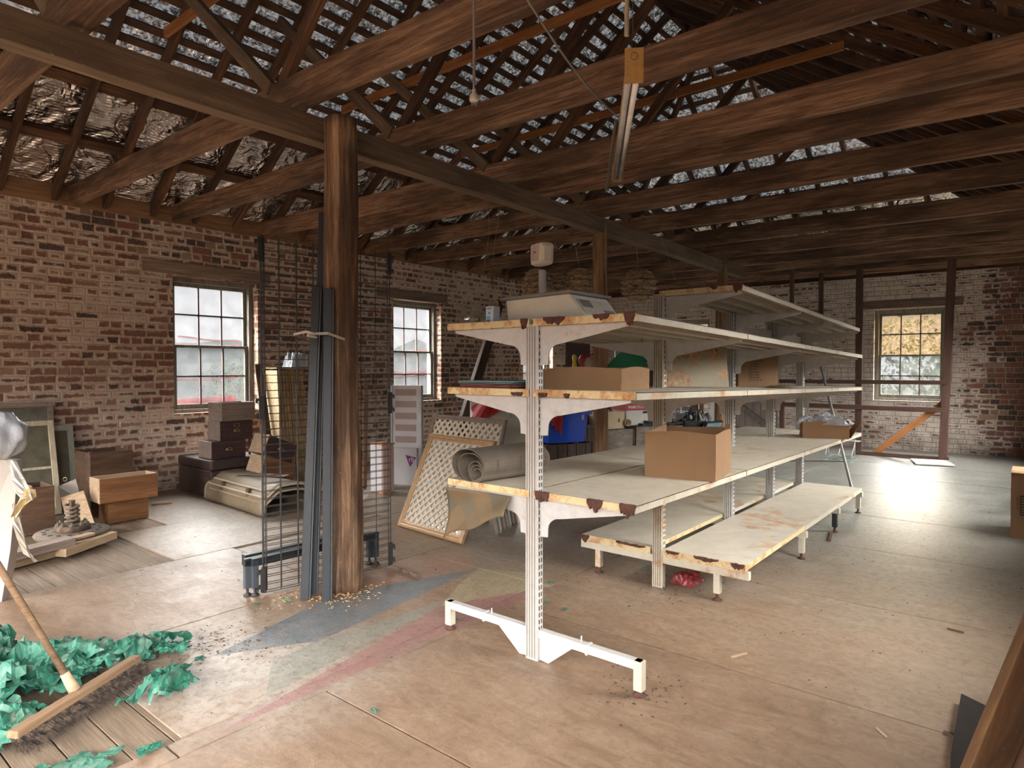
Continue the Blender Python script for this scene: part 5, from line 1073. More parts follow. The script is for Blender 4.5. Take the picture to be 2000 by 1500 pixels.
# lattice frames
GOLD = wood('gilt_frame_timber', (.24, .13, .05), (.36, .21, .095), (.46, .30, .15), patch=.15, hue=.05, bump=.1, rough=.45); LATT = plain('cream_lattice', C(.52, .42, .30), .7, var=.12, dirt=(.25, .18, .12), dirt_amt=.5)
MIRR = plain('silvered_backing', C(.42, .45, .47), .25, .3, var=.5, scale=12)
def lattice(BL, BR, th, H, label, fm, fw_, back, pitch, par=None):
    BL, BR = Vector(BL), Vector(BR); d = (BR-BL); Wd = d.length; d.normalize(); bk = Vector((0, 0, 1)).cross(d); bk = bk if bk.dot(FW) > 0 else -bk; u = bk*math.cos(th)+Vector((0, 0, math.sin(th))); n_ = u.cross(d).normalized(); n_ = n_ if n_.dot(FW) < 0 else -n_
    r = thing('lattice_frame', (BL+BR)/2, label, 'framed lattice', 'framed lattice panels'); R = Matrix((d, u, n_)).transposed()
    P = lambda s_, t_, k: BL+d*s_+u*t_+n_*k
    def prof(nm, a, e_, inn):
        b = MB(); dr = (e_-a).normalized(); pr = [(0, 0), (0, .028), (.3*fw_, .04), (.55*fw_, .034), (.8*fw_, .022), (fw_, .018), (fw_, 0)]; L0 = (e_-a).length; vs = []
        for k_, (o_, h_) in enumerate(pr):
            for (base, sg) in ((a, 1), (e_, -1)): vs.append(base+inn*o_+dr*(sg*o_)+n_*h_)
        n = len(pr); b.add(vs, [(2*i, 2*i+1, 2*i+3, 2*i+2) for i in range(n-1)]+[(0, 2*n-2, 2*n-1, 1), tuple(range(0, 2*n, 2)), tuple(range(2*n-1, 0, -2))]); b.build(nm, fm, r)
    c4 = [P(0, 0, 0), P(Wd, 0, 0), P(Wd, H, 0), P(0, H, 0)]
    for i, inn in enumerate((u, -d, -u, d)): prof('frame_rail', c4[i], c4[(i+1) % 4], inn)
    ins = fw_; b = MB(); sw = pitch*.46; x0, x1, y0, y1 = ins-.01, Wd-ins+.01, ins-.01, H-ins+.01
    for sg in (1, -1):
        k = -30
        while k < 60:
            cst = k*pitch*1.414; k += 1; pts = []
            # clip the line  sg*x + y = cst  to the opening
            for x in (x0, x1):
                y = cst-sg*x
                if y0 <= y <= y1: pts.append((x, y))
            for y in (y0, y1):
                x = (cst-y)*sg
                if x0 < x < x1: pts.append((x, y))
            if len(pts) >= 2 and math.dist(pts[0], pts[1]) > .02: a, e_ = P(*pts[0], .010 if sg > 0 else .013), P(*pts[1], .010 if sg > 0 else .013); b.box((a+e_)/2, ((e_-a).length, sw, .003), Matrix(((e_-a).normalized(), n_.cross((e_-a).normalized()), n_)).transposed())
    b.build('lattice', LATT, r)
    if back: MB().box(P(Wd/2, H/2, .002), (Wd-ins, H-ins, .003), R).build('mirror_backing', MIRR, r)
    return r
LF = ((3.932, 4.531, 0), (3.839, 3.635, 0), 65, .90); LB = ((4.668, 5.114, 0), (4.556, 3.982, 0), 75, .98)
lattice(LF[0], LF[1], math.radians(LF[2]), LF[3], 'gilt-framed cream lattice panel leaning in front of the grey one', GOLD, .055, True, .058)
lattice(LB[0], LB[1], math.radians(LB[2]), LB[3], 'grey-brown framed cream lattice panel leaning behind the gilt one', D_GR, .05, False, .062)
for i in range(7):
    o = timber('fence_paling', (4.25+.07*i, 3.62-.12*i*0+.02*i, 0), (4.75+.06*i, 4.25+.0*i, .60), .075, .018, PALEGRN if i % 3 == 1 else D_GR, jit=.003, up=Vector((.7, -.7, 0)))
    o.location = o.location; tag(o, 'weathered paling leaning behind the hanging vinyl, number %s from the gilt frame' % ['one', 'two', 'three', 'four', 'five', 'six', 'seven'][i], 'paling', 'palings behind the vinyl')
o = timber('leaning_rail', pz(868, 948), py(976, 592, 7.82), .17, .07, D_BR, up=Vector((0, -1, .2))); tag(o, 'long dark brown rail leaning against the brick wall', 'timber rail')
BOARD_P = plain('pale_green_board', C(.46, .45, .36), .35, var=.1); POLE_G = plain('pale_green_pole', C(.22, .33, .28), .4)
quad_board('pale_sheet', [pd(915, 822, 7.3), pd(985, 800, 7.3), pd(1048, 790, 7.3), pd(1052, 920, 7.0), pd(975, 925, 6.9)], .012, BOARD_P, 'pale greenish sheet leaning behind the lattice frames', 'sheet')
RED_V = mat('red_white_banner_vinyl'); t = NT(RED_V); v = t.coord((1, 1, 1)); t.finish(t.ramp(t.noise(v, 3.1, 2, .5, 1.2), [(.54, (.50, .02, .025)), (.56, (.50, .02, .025)), (.575, (.62, .55, .52))]), .3, 0, t.bump(t.noise(v, 5), .5, .02))
b = MB(); b.grid(lambda u, v: pd(lerp(918, 992, u), lerp(768+10*math.sin(u*4), 818-14*u+8*math.sin(u*5), v), 7.2+.06*math.sin(u*9+v*3)), 24, 10); o = b.build('red_banner', RED_V, smooth=True, solid=.003); tag(o, 'crumpled red and white banner behind the lattice frames', 'banner')
b = MB(); b.tube(pd(983, 745, 7.1), pz(1022, 960), .014, 8); o = b.build('green_pole', POLE_G, smooth=True); tag(o, 'thin pale green pole leaning behind the near shelving', 'pole')
b = MB(); rnd = random.Random(4)
for i in range(9): b.tube(pd(895+i*3, 742+rnd.uniform(-4, 4), 7.6), pd(985+rnd.uniform(-8, 8), 770+i*3, 7.4), .002, 4)
o = b.build('loose_wires', WIRE); tag(o, 'tangle of thin wires above the red banner', 'wire', kind='stuff')

# ================================================================ behind the shelving
CR_W = wood('weathered_crate_timber', (.11, .085, .065), (.19, .15, .12), (.28, .23, .19), patch=.5, hue=.15, grain=(1.5, 12, 16)); CR_D = wood('dark_crate_timber', (.035, .022, .017), (.07, .045, .035), (.12, .085, .065), patch=.5, axis=2, hue=.15)
def oc(c, dims, rot, m, name, label, planks='h', cat='crate', group='wooden crates behind the shelving', n=3):
    c = Vector(c); x, y, z = dims; R = Matrix.Rotation(rot, 3, 'Z'); r = thing(name, c, label, cat, group); b = MB()
    b.tray(c, (x-.02, y-.02, z-.004), .012, R); 
    for sx_, sy_ in ((0, -1), (0, 1), (-1, 0), (1, 0)):
        for k in range(n):
            if sy_:
                if planks == 'h': b.box(c+R @ Vector((0, sy_*y/2, z*(k+.5)/n)), (x, .018, z/n-.006), R)
                else:
                    for q in range(2): pass
                    b.box(c+R @ Vector((x*((k+.5)/n-.5), sy_*y/2, z/2)), (x/n-.008, .018, z), R)
            else: b.box(c+R @ Vector((sx_*x/2, 0, z*(k+.5)/n)), (.018, y, z/n-.006), R)
    b.build('planks', m, r); b = MB()
    for sx_ in (-1, 1):
        for sy_ in (-1, 1): b.box(c+R @ Vector((sx_*(x/2-.02), sy_*(y/2+.012), z/2)), (.04, .012, z), R)
    b.build('corner_battens', m, r); return r
ra = math.radians(-25)
def at(x, D_): p = pd(x, 719, D_); return (p.x, p.y)
c = at(1098, 7.55); oc((*c, 0), (.62, .42, .585), ra, CR_D, 'wooden_crate', 'dark slatted crate carrying the blue tub', 'v', n=5)
c = at(1138, 7.95); oc((*c, 0), (.34, .40, .74), ra, CR_D, 'wooden_crate', 'dark upright crate between the blue tub and the knotty post', 'v', n=3)
BLUE = plain('blue_plastic', C(.01, .07, .50), .3, var=.12, scale=3)
c = Vector((*at(1094, 7.5), .60)); R = Matrix.Rotation(ra, 3, 'Z'); r = thing('plastic_tub', c, 'bright blue plastic tub with a red cloth hanging out', 'tub'); b = MB()
def ring(w, d_, z): return [c+R @ Vector((sx_*w/2, sy_*d_/2, z)) for sx_, sy_ in ((-1, -1), (1, -1), (1, 1), (-1, 1))]
A_, B2 = ring(.47, .30, 0), ring(.54, .36, .345); b.add(A_+B2, [(0, 1, 2, 3)]+[(i, (i+1) % 4, (i+1) % 4+4, i+4) for i in range(4)]); b.build('tub_body', BLUE, r, solid=.004, bevel=.02)
b = MB(); e1 = ring(.60, .42, .345); e2 = ring(.54, .36, .345); e3 = ring(.60, .42, .318)
b.add(e1+e2+e3, [(i, (i+1) % 4, (i+1) % 4+4, i+4) for i in range(4)]+[(i, (i+1) % 4, (i+1) % 4+8, i+8) for i in range(4)]); b.build('rim', BLUE, r, solid=.006)
MB().box(c+R @ Vector((.20, -.178, .285)), (.035, .003, .06), R).build('sticker', plain('tub_sticker', C(.45, .36, .36), .6), r)
b = MB(); b.grid(lambda u, v: c+R @ Vector((lerp(-.26, -.10, u)+.02*v, -.215-.012*math.sin(u*8+v*3)-.004, .352-.22*v*(.55+.75*u if u < .8 else 1.1-.3*u)-.02*math.sin(u*20)*v)), 14, 12); o = b.build('red_cloth', plain('red_cloth_fabric', C(.33, .015, .02), .8), solid=.004); tag(o, 'dark red cloth hanging over the blue tub rim', 'cloth')
c = at(1185, 8.5); oc((*c, 0), (.62, .42, .66), ra, CR_W, 'wooden_crate', 'weathered grey crate just right of the knotty post', n=2)
c = at(1262, 8.75); oc((*c, 0), (.66, .42, .68), ra, CR_W, 'wooden_crate', 'weathered grey crate second from the knotty post', n=2)
c = at(1340, 9.2); oc((*c, 0), (.72, .42, .66), ra, CR_W, 'wooden_crate', 'weathered brown crate under the black monitor, third from the knotty post', n=2)
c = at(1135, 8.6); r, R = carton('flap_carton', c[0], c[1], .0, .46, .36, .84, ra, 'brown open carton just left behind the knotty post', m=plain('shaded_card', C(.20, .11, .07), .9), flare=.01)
c = at(1183, 8.45); r, R = carton('beige_carton', c[0], c[1], .665, .38, .30, .22, ra+.1, 'beige open carton with a torn slot on the weathered crate', m=CARD_PALE, flare=.02)
MB().box(Vector((*c, .665))+R @ Vector((.09, -.158, .12)), (.03, .006, .07), R).build('torn_slot', CARD_IN, r)
c = at(1236, 8.75); r, R = carton('cuts_carton', c[0], c[1], .69, .44, .32, .26, ra, 'white carton with a red lid band lettered in white', m=plain('white_card', C(.52, .49, .45), .8))
REDC = plain('red_card', C(.42, .06, .06), .7); lz = .69+.262
l = MB().box(Vector((*c, lz-.02)), (.47, .35, .085), R).build('lid', REDC, r)
text('PRIME CUTS', 'lettering', WHT, r, Vector((*c, lz-.035))+R @ Vector((-.20, -.1765, 0)), .048, Matrix((R @ Vector((1, 0, 0)), Vector((0, 0, 1)), R @ Vector((0, -1, 0)))).transposed(), .0005, bold=True)
MB().box(Vector((*c, .86))+R @ Vector((.08, -.163, 0)), (.07, .004, .03), R).build('hand_slot', SLOT, r)
p = Vector((*at(1216, 8.55), .74)); b = MB(); b.lathe([(.05, 0), (.05, .16), (.04, .16), (.04, .01)], p, 20, axis=(-.5, -.8, 0)); o = b.build('cardboard_tube', CARD_PALE, smooth=True); tag(o, 'short pale cardboard tube end between the two cartons', 'tube')
BLK = plain('black_plastic', C(.015, .017, .02), .3, var=.4, bump=.3); SILV = plain('silver_wire', C(.55, .55, .56), .3, .8)
for i, (x, D_, z, w) in enumerate(((1262, 8.7, .686, .30), (1268, 8.75, .72, .28), (1305, 9.0, .67, .34))):
    b = MB(); b.tray((*at(x, D_), z), (w, .26, .03), .006, Matrix.Rotation(ra+.1*i, 3, 'Z')); o = b.build('black_tray', BLK); tag(o, 'black plastic tray, %s' % ['lower of the pair beside the white carton', 'upper of the pair beside the white carton', 'under the wire basket'][i], 'tray', 'black trays')
c = Vector((*at(1322, 9.05), .715)); r = thing('wire_basket', c, 'small silver wire basket on the black trays behind the shelving', 'basket'); b = MB(); R = Matrix.Rotation(ra, 3, 'Z')
for k in range(13): x = lerp(-.16, .16, k/12); zz = .02+.08*abs(x/.16)**2; b.path([c+R @ Vector((x, -.09, .20)), c+R @ Vector((x*.8, -.06, zz)), c+R @ Vector((x*.8, .06, zz)), c+R @ Vector((x, .09, .20))], .0025, 4)
for z in (.20, .13): b.path([c+R @ Vector((sx_*.165*(z/.2)**.3, sy_*.09, z)) for sx_, sy_ in ((-1, -1), (1, -1), (1, 1), (-1, 1))], .003, 4, True)
b.tube(c+R @ Vector((-.1, -.12, .24)), c+R @ Vector((-.16, -.14, .0)), .005, 5); b.build('wires', SILV, r)
o = crumple('black_bag', (*at(1357, 9.3), .665), (.42, .34, .22), BLK, None, 6, nu=18, nv=18); tag(o, 'glossy black plastic bag heaped right of the wire basket', 'bag')
SCR = plain('blue_reflection_screen', C(.18, .27, .33), .2, var=.2)  # blue reflection painted as the screen colour
for i, (x, D_, s_) in enumerate(((1345, 8.55, .30), (1383, 8.6, .26))):
    c = Vector((*at(x, D_), .52)); R = Matrix.Rotation(ra+.05, 3, 'Z') @ Matrix.Rotation(math.radians(28), 3, 'X'); r = thing('monitor', c, ['black monitor lying tilted above the open box', 'black monitor with a pale blue reflecting screen, right one'][i], 'monitor', 'monitors behind the box')
    MB().box(c+R @ Vector((0, 0, .13)), (s_+.04, .03, .26), R).build('casing', BLK, r, bevel=.004); MB().box(c+R @ Vector((0, -.017, .135)), (s_, .004, .215), R).build('screen', SCR if i else BLK, r); MB().box(c+R @ Vector((0, .03, .03))-Vector((0, 0, .02)), (.14, .10, .02)).build('stand', BLK, r)
oc((*at(1364, 8.65), 0), (.70, .40, .50), ra, CR_D, 'wooden_crate', 'dark low crate carrying the two monitors', n=2)
# tall cupboard in the corner and the things on it
TC_ = wood('dark_cupboard_timber', (.04, .022, .016), (.075, .042, .03), (.11, .065, .048), axis=2, patch=.3)
c = Vector((10.6, 5.6, 0)); R = Matrix.Rotation(math.radians(-35), 3, 'Z'); r = thing('tall_cupboard', c, 'dark cupboard in the far corner behind the shelving, toys on top', 'cupboard')
MB().box(c+Vector((0, 0, .72)), (2.3, .5, 1.44), R).build('body', TC_, r)
for k in (-1, 0, 1): dd = MB().box(c+R @ Vector((.74*k, -.26, .72)), (.70, .02, 1.3), R).build('cupboard_door', TC_, r, bevel=.003); MB().box(c+R @ Vector((.74*k+.28, -.28, .75)), (.02, .03, .1), R).build('handle', BRASS, dd)
def on(x, D_): return Vector((*at(x, D_), 1.44))
GRC = plain('green_card_sheet', C(.015, .20, .09), .5, var=.05)
g0 = on(1180, 11.4); rt_ = Vector((RT.x, RT.y, 0))
b = MB(); q = [g0+rt_*0+Vector((0, 0, .02)), g0+rt_*.92+Vector((0, 0, .0)), g0+rt_*.72+Vector((0, 0, .10)), g0+rt_*.95+Vector((0, 0, .15)), g0+rt_*.40+Vector((0, 0, .40))]
quad_board('green_card', q, .004, GRC, 'dark green angular card sheet standing in the far corner', 'card')
quad_board('brown_sheet', [on(1104, 11.9), on(1152, 11.9), on(1152, 11.9)+Vector((0, 0, .50)), on(1104, 11.9)+Vector((0, 0, .50))], .015, plain('brown_board_paint', C(.085, .055, .05), .7), 'flat dark brown board standing left of the knotty post', 'board')
b = MB(); b.lathe([(.001, -.12), (.07, -.10), (.115, -.03), (.12, .03), (.08, .10), (.001, .125)], on(1143, 11.2)+Vector((0, 0, .14)), 20); o = b.build('red_ball', plain('red_rubber', C(.36, .03, .04), .5), smooth=True); tag(o, 'round dark red toy ball half hidden by the knotty post', 'ball')
b = MB(); b.lathe([(.03, 0), (.07, .03), (.08, .1), (.05, .17), (.02, .2)], on(1150, 11.0)+Vector((0, 0, .0)), 16); o = b.build('cream_bag', CARD_PALE, smooth=True); tag(o, 'small cream sack in front of the red ball', 'bag')
b = MB(); b.lathe([(.03, 0), (.045, .04), (.03, .10), (.035, .14), (.045, .19), (.02, .24)], on(1122, 11.0), 14); o = b.build('yellow_toy', plain('yellow_rubber', C(.62, .45, .03), .4), smooth=True); tag(o, 'small bright yellow plastic toy left of the red ball', 'toy')
b = MB(); b.lathe([(.09, 0), (.10, .06), (.09, .14), (.03, .16)], on(1282, 11.2), 14); o = b.build('red_tin', plain('red_tin_paint', C(.45, .04, .03), .4)); tag(o, 'red tin at the right of the green card', 'tin')
quad_board('white_box_side', [on(1200, 11.9)+Vector((0, 0, 0)), on(1285, 11.9), on(1285, 11.9)+Vector((0, 0, .46)), on(1200, 11.9)+Vector((0, 0, .50))], .10, WHT, 'white box with red trim behind the green card', 'box')
b = MB(); p = on(1200, 11.85)+Vector((0, 0, .50)); b.box(p+rt_*.35, (.7, .03, .035), frame3(rt_)); b.build('red_trim', REDC, bpy.data.objects['white_box_side'])

# dried hanging bundles
NEST = mat('dried_leaf_fibre'); t = NT(NEST); v = t.coord((3, 3, 12), rnd=True); n = t.noise(v, 3, 7, .7, 1.6); t.finish(t.ramp(n, [(.3, (.10, .05, .022)), (.42, (.32, .18, .085)), (.58, (.68, .52, .34))]), .9, 0, t.bump(n, 1.0, .04))
for x, y, D_, rw, rh, lab in ((1049, 560, 8.6, .19, .24, 'pale shaggy dried bundle hanging behind the scale display'), (1092, 562, 9.6, .16, .20, 'small dark dried bundle hanging beside a bigger one'), (1132, 558, 8.9, .20, .24, 'shaggy dried leaf bundle hanging left of the knotty post'), (1247, 557, 8.3, .21, .21, 'round brown dried bundle hanging right of the knotty post')):
    c = pd(x, y, D_); r = thing('dried_bundle', c, lab, 'dried bundle', 'hanging dried bundles'); b = MB(); prof = []
    for k in range(26): a = PI*k/25; prof.append((max(.004, rw*math.sin(a)**.7*(1+.10*math.sin(k*2.4))), -rh*math.cos(a)))
    b.lathe(prof, c, 34, fn=lambda t_, z: 1+.22*noise.noise(Vector((math.cos(t_)*2, math.sin(t_)*2, z*9+x)))+.14*noise.noise(Vector((math.cos(t_)*8, math.sin(t_)*8, z*40))))
    b.build('dried_leaves', NEST, r); MB().tube(c+Vector((0, 0, rh*.9)), Vector((min((j[0] for j in JX), key=lambda q: abs(q-c.x)), c.y, 3.22)), .005, 5).build('hanging_string', NEST, r)

# ================================================================ stud frame and things at the whitewashed wall
XS = 12.1
def bd_(name, a, e_, w, h_, m, lab, up=Vector((1, 0, 0)), grp='bare stud frame'): o = timber(name, a, e_, w, h_, m, up=up, jit=.003); return tag(o, lab, 'timber', grp)
bd_('wall_stud', (XS, 2.315, 0), (XS, 2.335, 3.14), .10, .045*1.6, W_STUD, 'dark brown stud left of the end window'); bd_('wall_stud', (XS, 1.13, 0), (XS, 1.05, 3.14), .11, .11, W_STUD, 'thick dark brown stud right of the end window')
bd_('wall_stud', (XS, 3.55, 0), (XS, 3.56, .86), .08, .07, W_STUD, 'short dark stud nearest the plank door'); bd_('wall_stud', (XS+.3, 3.0, 2.4), (XS+.3, 3.0, 3.14), .07, .06, W_STUD, 'short hanging stud over the top shelf'); bd_('wall_stud', (XS-.4, 3.30, 2.35), (XS-.4, 3.30, 3.14), .06, .07, W_STUD, 'pale short hanging stud left of the whitewash patch')
bd_('stud_rail', (XS-.03, 3.6, 1.215), (XS-.03, 1.10, 1.225), .07, .065, W_STUD, 'upper brown rail crossing in front of the end window', up=Vector((0, 0, 1))); bd_('stud_rail', (XS-.03, 3.60, .80), (XS-.03, 1.10, .795), .07, .075, W_STUD, 'lower brown rail between the studs', up=Vector((0, 0, 1)))
bd_('diagonal_brace', (XS+.035, 2.12, .0), (XS+.035, 1.08, .95), .03, .095, W_ORANGE, 'bright orange diagonal brace below the end window', up=Vector((0, 0, 1)))
bd_('floor_plate', (XS, 2.35, .03), (XS, 1.05, .03), .09, .06, W_STUD, 'pale dusty bottom plate of the stud frame', up=Vector((0, 0, 1)))
o = MB().box((11.62, 1.22, .02), (.55, .50, .02), Matrix.Rotation(.25, 3, 'Z')).build('white_board', plain('white_board_paint', C(.62, .60, .56), .6), bevel=.002); tag(o, 'white board lying flat by the thick stud', 'board')
# plank door
DY0, DY1, DZ = 3.98, 5.25, 2.0; r = thing('door_1', (X1, (DY0+DY1)/2, 0), 'weathered grey plank door in the whitewashed wall', None); del r['label']; struct(r)
b = MB(); n = 8
for i in range(n): y0_ = lerp(DY0, DY1, i/n); b.bx(X1-.05, X1-.02, y0_+.003, y0_+(DY1-DY0)/n-.003, .02, DZ)
b.build('planks', W_DOOR, r)
b = MB()
for z in (.12, .98, 1.8): b.bx(X1-.08, X1-.05, DY0+.04, DY1-.04, z, z+.13)
b.build('ledges', D_BR, r)
for z0 in (.25, 1.11): timber('door_brace', (X1-.065, DY0+.1, z0), (X1-.065, DY1-.1, z0+.70), .03, .12, W_DOOR, parent=r)
o = MB().bx(X1-.06, X1-.0, DY1, DY1+.09, 0, DZ+.1).build('door_frame', WHT, r)
# folding wire rack and metal stand
r = thing('wire_rack', (12.0, 2.5, 0), 'white folding wire rack on the floor by the studs', 'rack'); b = MB()
for y in (2.75, 2.55, 2.35): b.tube((11.75, y, 0), (11.9, y-.03, .26), .006, 5); b.tube((12.0, y, 0), (11.85, y-.03, .26), .006, 5)
for k in range(5): b.tube((11.80+.04*k, 2.80, .26-.02*(k % 2)), (11.80+.04*k, 2.25, .24), .005, 5)
b.build('wires', plain('white_wire', C(.62, .62, .62), .4), r)
b = MB()
for k in range(5): c = Vector((11.0, 2.35, .03)); b.path([c+Vector((.28*math.cos(a)*(1+.1*k), .22*math.sin(a+k), .02+.02*math.sin(a*3+k))) for a in [2*PI*i/22 for i in range(22)]], .003, 4, True)
o = b.build('wire_coil', plain('green_wire', C(.2, .3, .26), .5)); tag(o, 'loose coil of thin green wire on the far floor', 'wire')
POLM = plain('grey_metal_pole', C(.19, .18, .16), .4, .5)
a, e_ = pz(1668, 972), pd(1597, 690, 8.6); r = thing('metal_stand', a, 'thin grey metal pole stand leaning at the far shelf end', 'stand'); MB().tube(a, e_, .016, 8).build('pole', POLM, r)
q = a.lerp(e_, .22); MB().tube(q, q+Vector((.35, .75, -.10)), .006, 5).build('cross_wire', POLM, r); q = a.lerp(e_, .62); MB().tube(q, q+Vector((.2, .75, .06)), .006, 5).build('cross_wire', POLM, r); q = a.lerp(e_, .93); MB().tube(q, q+Vector((.2, .65, .0)), .006, 5).build('cross_wire', POLM, r)

# ================================================================ right edge and foreground
c = Vector((7.19, -.03, 0)); r, R = carton('sealed_carton', c.x, c.y, 0, .46, .37, .555, 0, 'tall closed brown carton with a printed panel at the right edge'); r['label'] = 'tall closed brown carton with printed marks, at the right edge'
MB().box(c+Vector((0, 0, .556)), (.47, .38, .006)).build('lid_flaps', CARD, r); MB().box(c+Vector((-.15, 0, .56)), (.12, .38, .002)).build('packing_tape', plain('brown_tape', C(.28, .18, .1), .3), r)
b = MB(); b.bx(6.9555, 6.957, .04, .095, .20, .37)
o = b.build('printed_panel', INK, r); b = MB()
for k in range(7): b.bx(6.9545, 6.9555, .047, .088, .212+.022*k, .224+.022*k)
b.build('printed_bars', CARD, r)
text('THIS WAY UP', 'printed_lettering', INK, r, (6.9555, .118, .36), .018, Matrix((Vector((0, 0, -1)), Vector((0, -1, 0)), Vector((-1, 0, 0)))).transposed(), .0004)
W_FG = wood('rough_orange_plank', (.045, .02, .008), (.12, .058, .022), (.22, .115, .045), grain=(1.4, 9, 9), patch=.55, hue=.05)
dd = pd(2130, 905, 1.95)-pz(1806, 1682); p0_ = pz(1850, 1682); 
nrm = (Vector((-.62, -.75, .25))).normalized()
o = timber('leaning_plank', p0_, p0_+dd*1.02, .125, .034, W_FG, up=nrm, jit=.003, seg=14); tag(o, 'rough orange-brown plank leaning in the lower right corner', 'plank')
o = timber('leaning_sheet', p0_+Vector((.19, -.17, -.0)), p0_+dd*.95+Vector((.19, -.17, 0)), .30, .018, plain('flat_brown_paint', C(.20, .125, .085), .5, var=.08), up=nrm, jit=.001); tag(o, 'flat brown panel leaning just behind the orange plank', 'panel')
q = [pz(1877, 1375), pz(1930, 1402), pz(2050, 1500), pz(1990, 1640), pz(1852, 1620), pz(1856, 1500)]
o = quad_board('plywood_scrap', [p+Vector((0, 0, .025)) for p in q], -.022, plain('dark_plywood_face', C(.016, .010, .008), .95, var=.4, scale=30), 'dark plywood offcut on the floor beside the orange plank', 'plywood')

# floor litter: sticks, chips and leaves that can be counted, fine grit that cannot
for i, (a, e_, w, m, lab) in enumerate((((1428, 1285), (1458, 1277), .010, D_PA, 'pale peg-like stick on the bare floor right of the front foot'), ((1850, 1229), (1882, 1237), .009, D_BR, 'brown twig on the grey floor at the right'), ((1712, 1423), (1733, 1442), .008, D_PA, 'thin pale stick in the lower right floor'), ((1620, 1058), (1625, 1040), .02, D_BR, 'small offcut under the deck by the black leg'), ((1843, 1433), (1866, 1442), .014, D_BR, 'dark splinter touching the plywood offcut'))):
    p, q = pz(*a), pz(*e_); o = timber('loose_stick', p+Vector((0, 0, w/2)), q+Vector((0, 0, w/2)), w, w*.8, m, seg=4, jit=.002, bev=0); tag(o, lab, 'stick')
b = MB(); p, q = pz(770, 1112), pz(818, 1128); b.tube(p+Vector((0, 0, .012)), q+Vector((0, 0, .012)), .014, 8, .02); o = b.build('metal_offcut', RU); tag(o, 'short rusty rolled metal piece right of the mesh panel', 'metal piece')
b = MB(); rnd = random.Random(11)
def chips(b, x0, x1, y0, y1, n, s0, s1, dens=None):
    for _ in range(n):
        x, y = rnd.uniform(x0, x1), rnd.uniform(y0, y1)
        if dens: x, y = rnd.gauss(x0, x1), rnd.gauss(y0, y1)
        s_ = rnd.uniform(s0, s1); a = rnd.uniform(0, PI); u = Vector((math.cos(a), math.sin(a), 0))*s_; v = Vector((-u.y, u.x, 0))*rnd.uniform(.2, .7); c = Vector((x, y, .0025+rnd.uniform(0, s_*.4)))
        b.add([c-u, c-v+Vector((0, 0, s_*.4)), c+u*.9, c+v], [(0, 1, 2, 3)])
chips(b, 2.8, 7, -.1, 2.6, 160, .003, .010); chips(b, 1.2, 4.0, 2.3, 5.6, 160, .003, .011); chips(b, 1.6, .18, 3.35, .12, 240, .004, .012, True); chips(b, 1.8, .12, 3.1, .1, 80, .003, .01, True); chips(b, 3.92, .15, 1.93, .2, 90, .004, .014, True); chips(b, 2.6, .12, 1.38, .1, 60, .004, .012, True)
o = b.build('floor_debris', plain('dark_chips', C(.07, .045, .03), .9, var=.6, scale=40)); tag(o, 'dark crumbs, leaf bits and grit scattered on the floor', 'debris', kind='stuff')
b = MB(); chips(b, 2.5, .10, 3.40, .09, 260, .006, .014, True); chips(b, 2.28, .12, 3.62, .06, 130, .005, .012, True); o = b.build('sawdust_debris', plain('orange_shavings', C(.38, .22, .09), .9, var=.4, scale=40)); tag(o, 'orange wood shavings at the foot of the round post', 'shavings', kind='stuff')

# ================================================================ hanging from the roof
r = thing('fluorescent_light', (3.1, 1.9, 2.7), 'long fluorescent tube light with timber ends hanging from the roof', 'light')
a, e_ = pd(1238, 131, 2.75), pd(1207, 338, 4.45); d = (e_-a).normalized(); R = frame3(d); ML = plain('light_body_enamel', C(.46, .42, .34), .5, var=.1); Ln = (e_-a).length
s_ = R @ Vector((0, 1, 0)); u = R @ Vector((0, 0, 1))
MB().box((a+e_)/2+u*.0, (Ln, .055, .05), R).build('batten_body', ML, r, bevel=.003)
b = MB(); b.box((a+e_)/2+u*.0+s_*.030, (Ln, .004, .07), R); b.build('side_strip', D_PA, r)
EP = plain('particle_board', C(.42, .24, .08), .7, var=.15, scale=40)
ep = MB().box(a-d*.012, (.022, .078, .14), R).build('end_plate', EP, r, bevel=.001); MB().box(e_+d*.012, (.022, .078, .11), R).build('end_plate', EP, r, bevel=.001)
b = MB(); b.path([a-d*.0245+u*.035+s_*(.015*math.cos(t_))+u*(.015*math.sin(t_)) for t_ in [2*PI*i/18 for i in range(18)]], .0010, 4, True); b.build('drawn_circle', INK, ep)
MB().tube(a-u*.044-s_*.012, e_-u*.044-s_*.012, .0135, 14).build('tube', plain('tube_glass', C(.88, .9, .92), .15), r, smooth=True); MB().tube(a+d*.03-u*.044+s_*.022, e_-d*.03-u*.044+s_*.022, .0135, 14).build('tube', plain('tube_glass_grey', C(.5, .5, .5), .2), r, smooth=True)
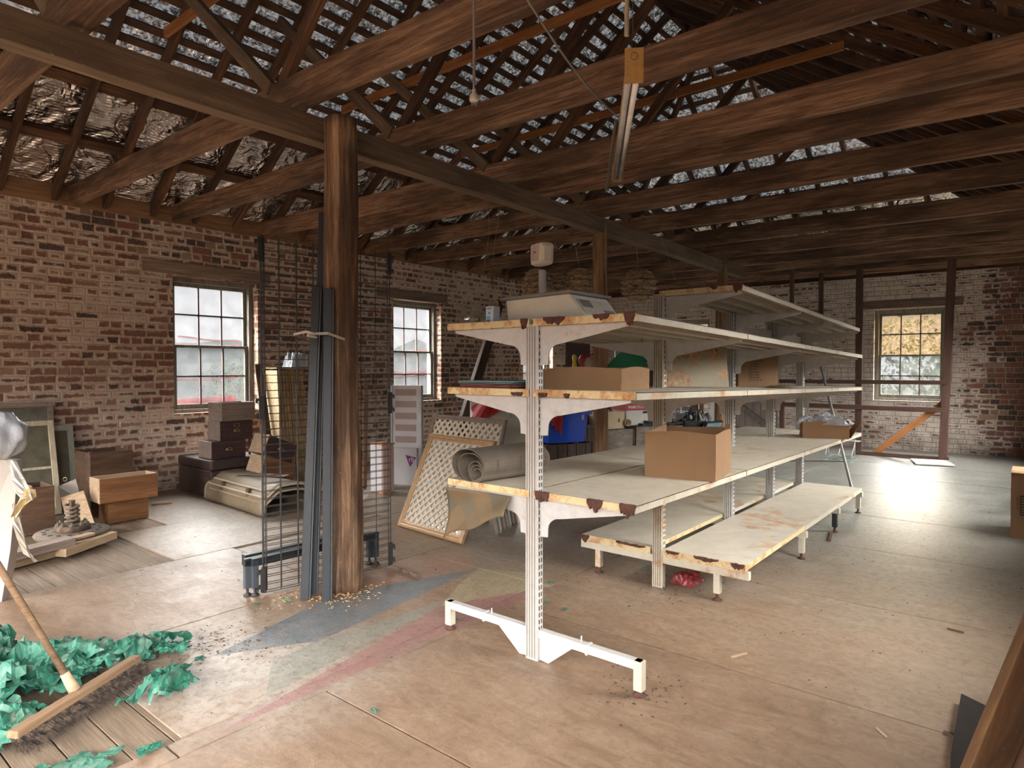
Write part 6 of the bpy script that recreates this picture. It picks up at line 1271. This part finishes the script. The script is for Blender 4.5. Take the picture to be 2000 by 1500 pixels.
b = MB(); hk = pd(1236, 48, 2.8); b.tube(a+u*.06+s_*.01, hk, .0012, 4); b.tube(a+u*.06-s_*.01, hk, .0012, 4); b.tube(hk, Vector((hk.x, hk.y, 3.9)), .002, 4); b.build('hanging_wire', POLM, r); b = MB(); hk2 = pd(1193, 372, 4.5); b.tube(e_+u*.06, Vector((e_.x, e_.y, 3.2)), .0015, 4); b.build('hanging_wire', POLM, r)
b = MB(); b.tube(pd(1203, 235, 3.7), pd(1184, 372, 4.3), .010, 6, .008); b.build('loose_strap', POLM, r)
b = MB(); p = pd(1224, 70, 2.9); b.tube(p, Vector((p.x, p.y, 4.0)), .011, 8); o = b.build('conduit_pipe', plain('cream_conduit', C(.50, .44, .33), .5)); tag(o, 'short cream vertical conduit above the fluorescent light', 'conduit')
r = thing('hanging_plug', pd(925, 180, 2.75), 'white electrical plug dangling on a grey cord', 'plug'); p = pd(926, 172, 2.75)
MB().tube(p, Vector((p.x, p.y, 4.0)), .0062, 8).build('cord', plain('grey_cord', C(.22, .20, .19), .6), r); PW = plain('plug_plastic', C(.50, .47, .42), .35)
MB().lathe([(.006, .0), (.010, -.012), (.009, -.02), (.019, -.03), (.021, -.05), (.017, -.058)], p, 16).build('plug_body', PW, r, smooth=True); b = MB()
for k in (-1, 0, 1): b.box(p+Vector((0, 0, -.066))+RT*.009*k, (.002, .005, .016))
b.build('pins', SILV, r)
b = MB(); A_ = pd(1018, -20, 2.7); B2 = pd(1206, 228, 3.75); pts = [A_.lerp(B2, i/16)+Vector((0, 0, -.05*math.sin(PI*i/16))) for i in range(17)]; b.path(pts, .0052, 6); o = b.build('light_cable', plain('grey_cable', C(.25, .245, .24), .5)); tag(o, 'grey cable running slantwise down to the fluorescent light', 'cable')
b = MB(); p = px(950, 400, 5.22); p.z = 3.2
for k, dx in enumerate((0, .1)): b.path([p+RT*(dx+.03*math.sin(i*.7+k))-Vector((0, 0, .11*i)) for i in range(7)], .0015, 4)
p2 = px(1285, 475, 7.38); p2.z = 3.2; b.path([p2+RT*.02*i-Vector((0, 0, .06*i)) for i in range(12)], .0015, 4)
o = b.build('thin_strings', NEST); tag(o, 'thin strings dangling from the joists', 'string', kind='stuff')
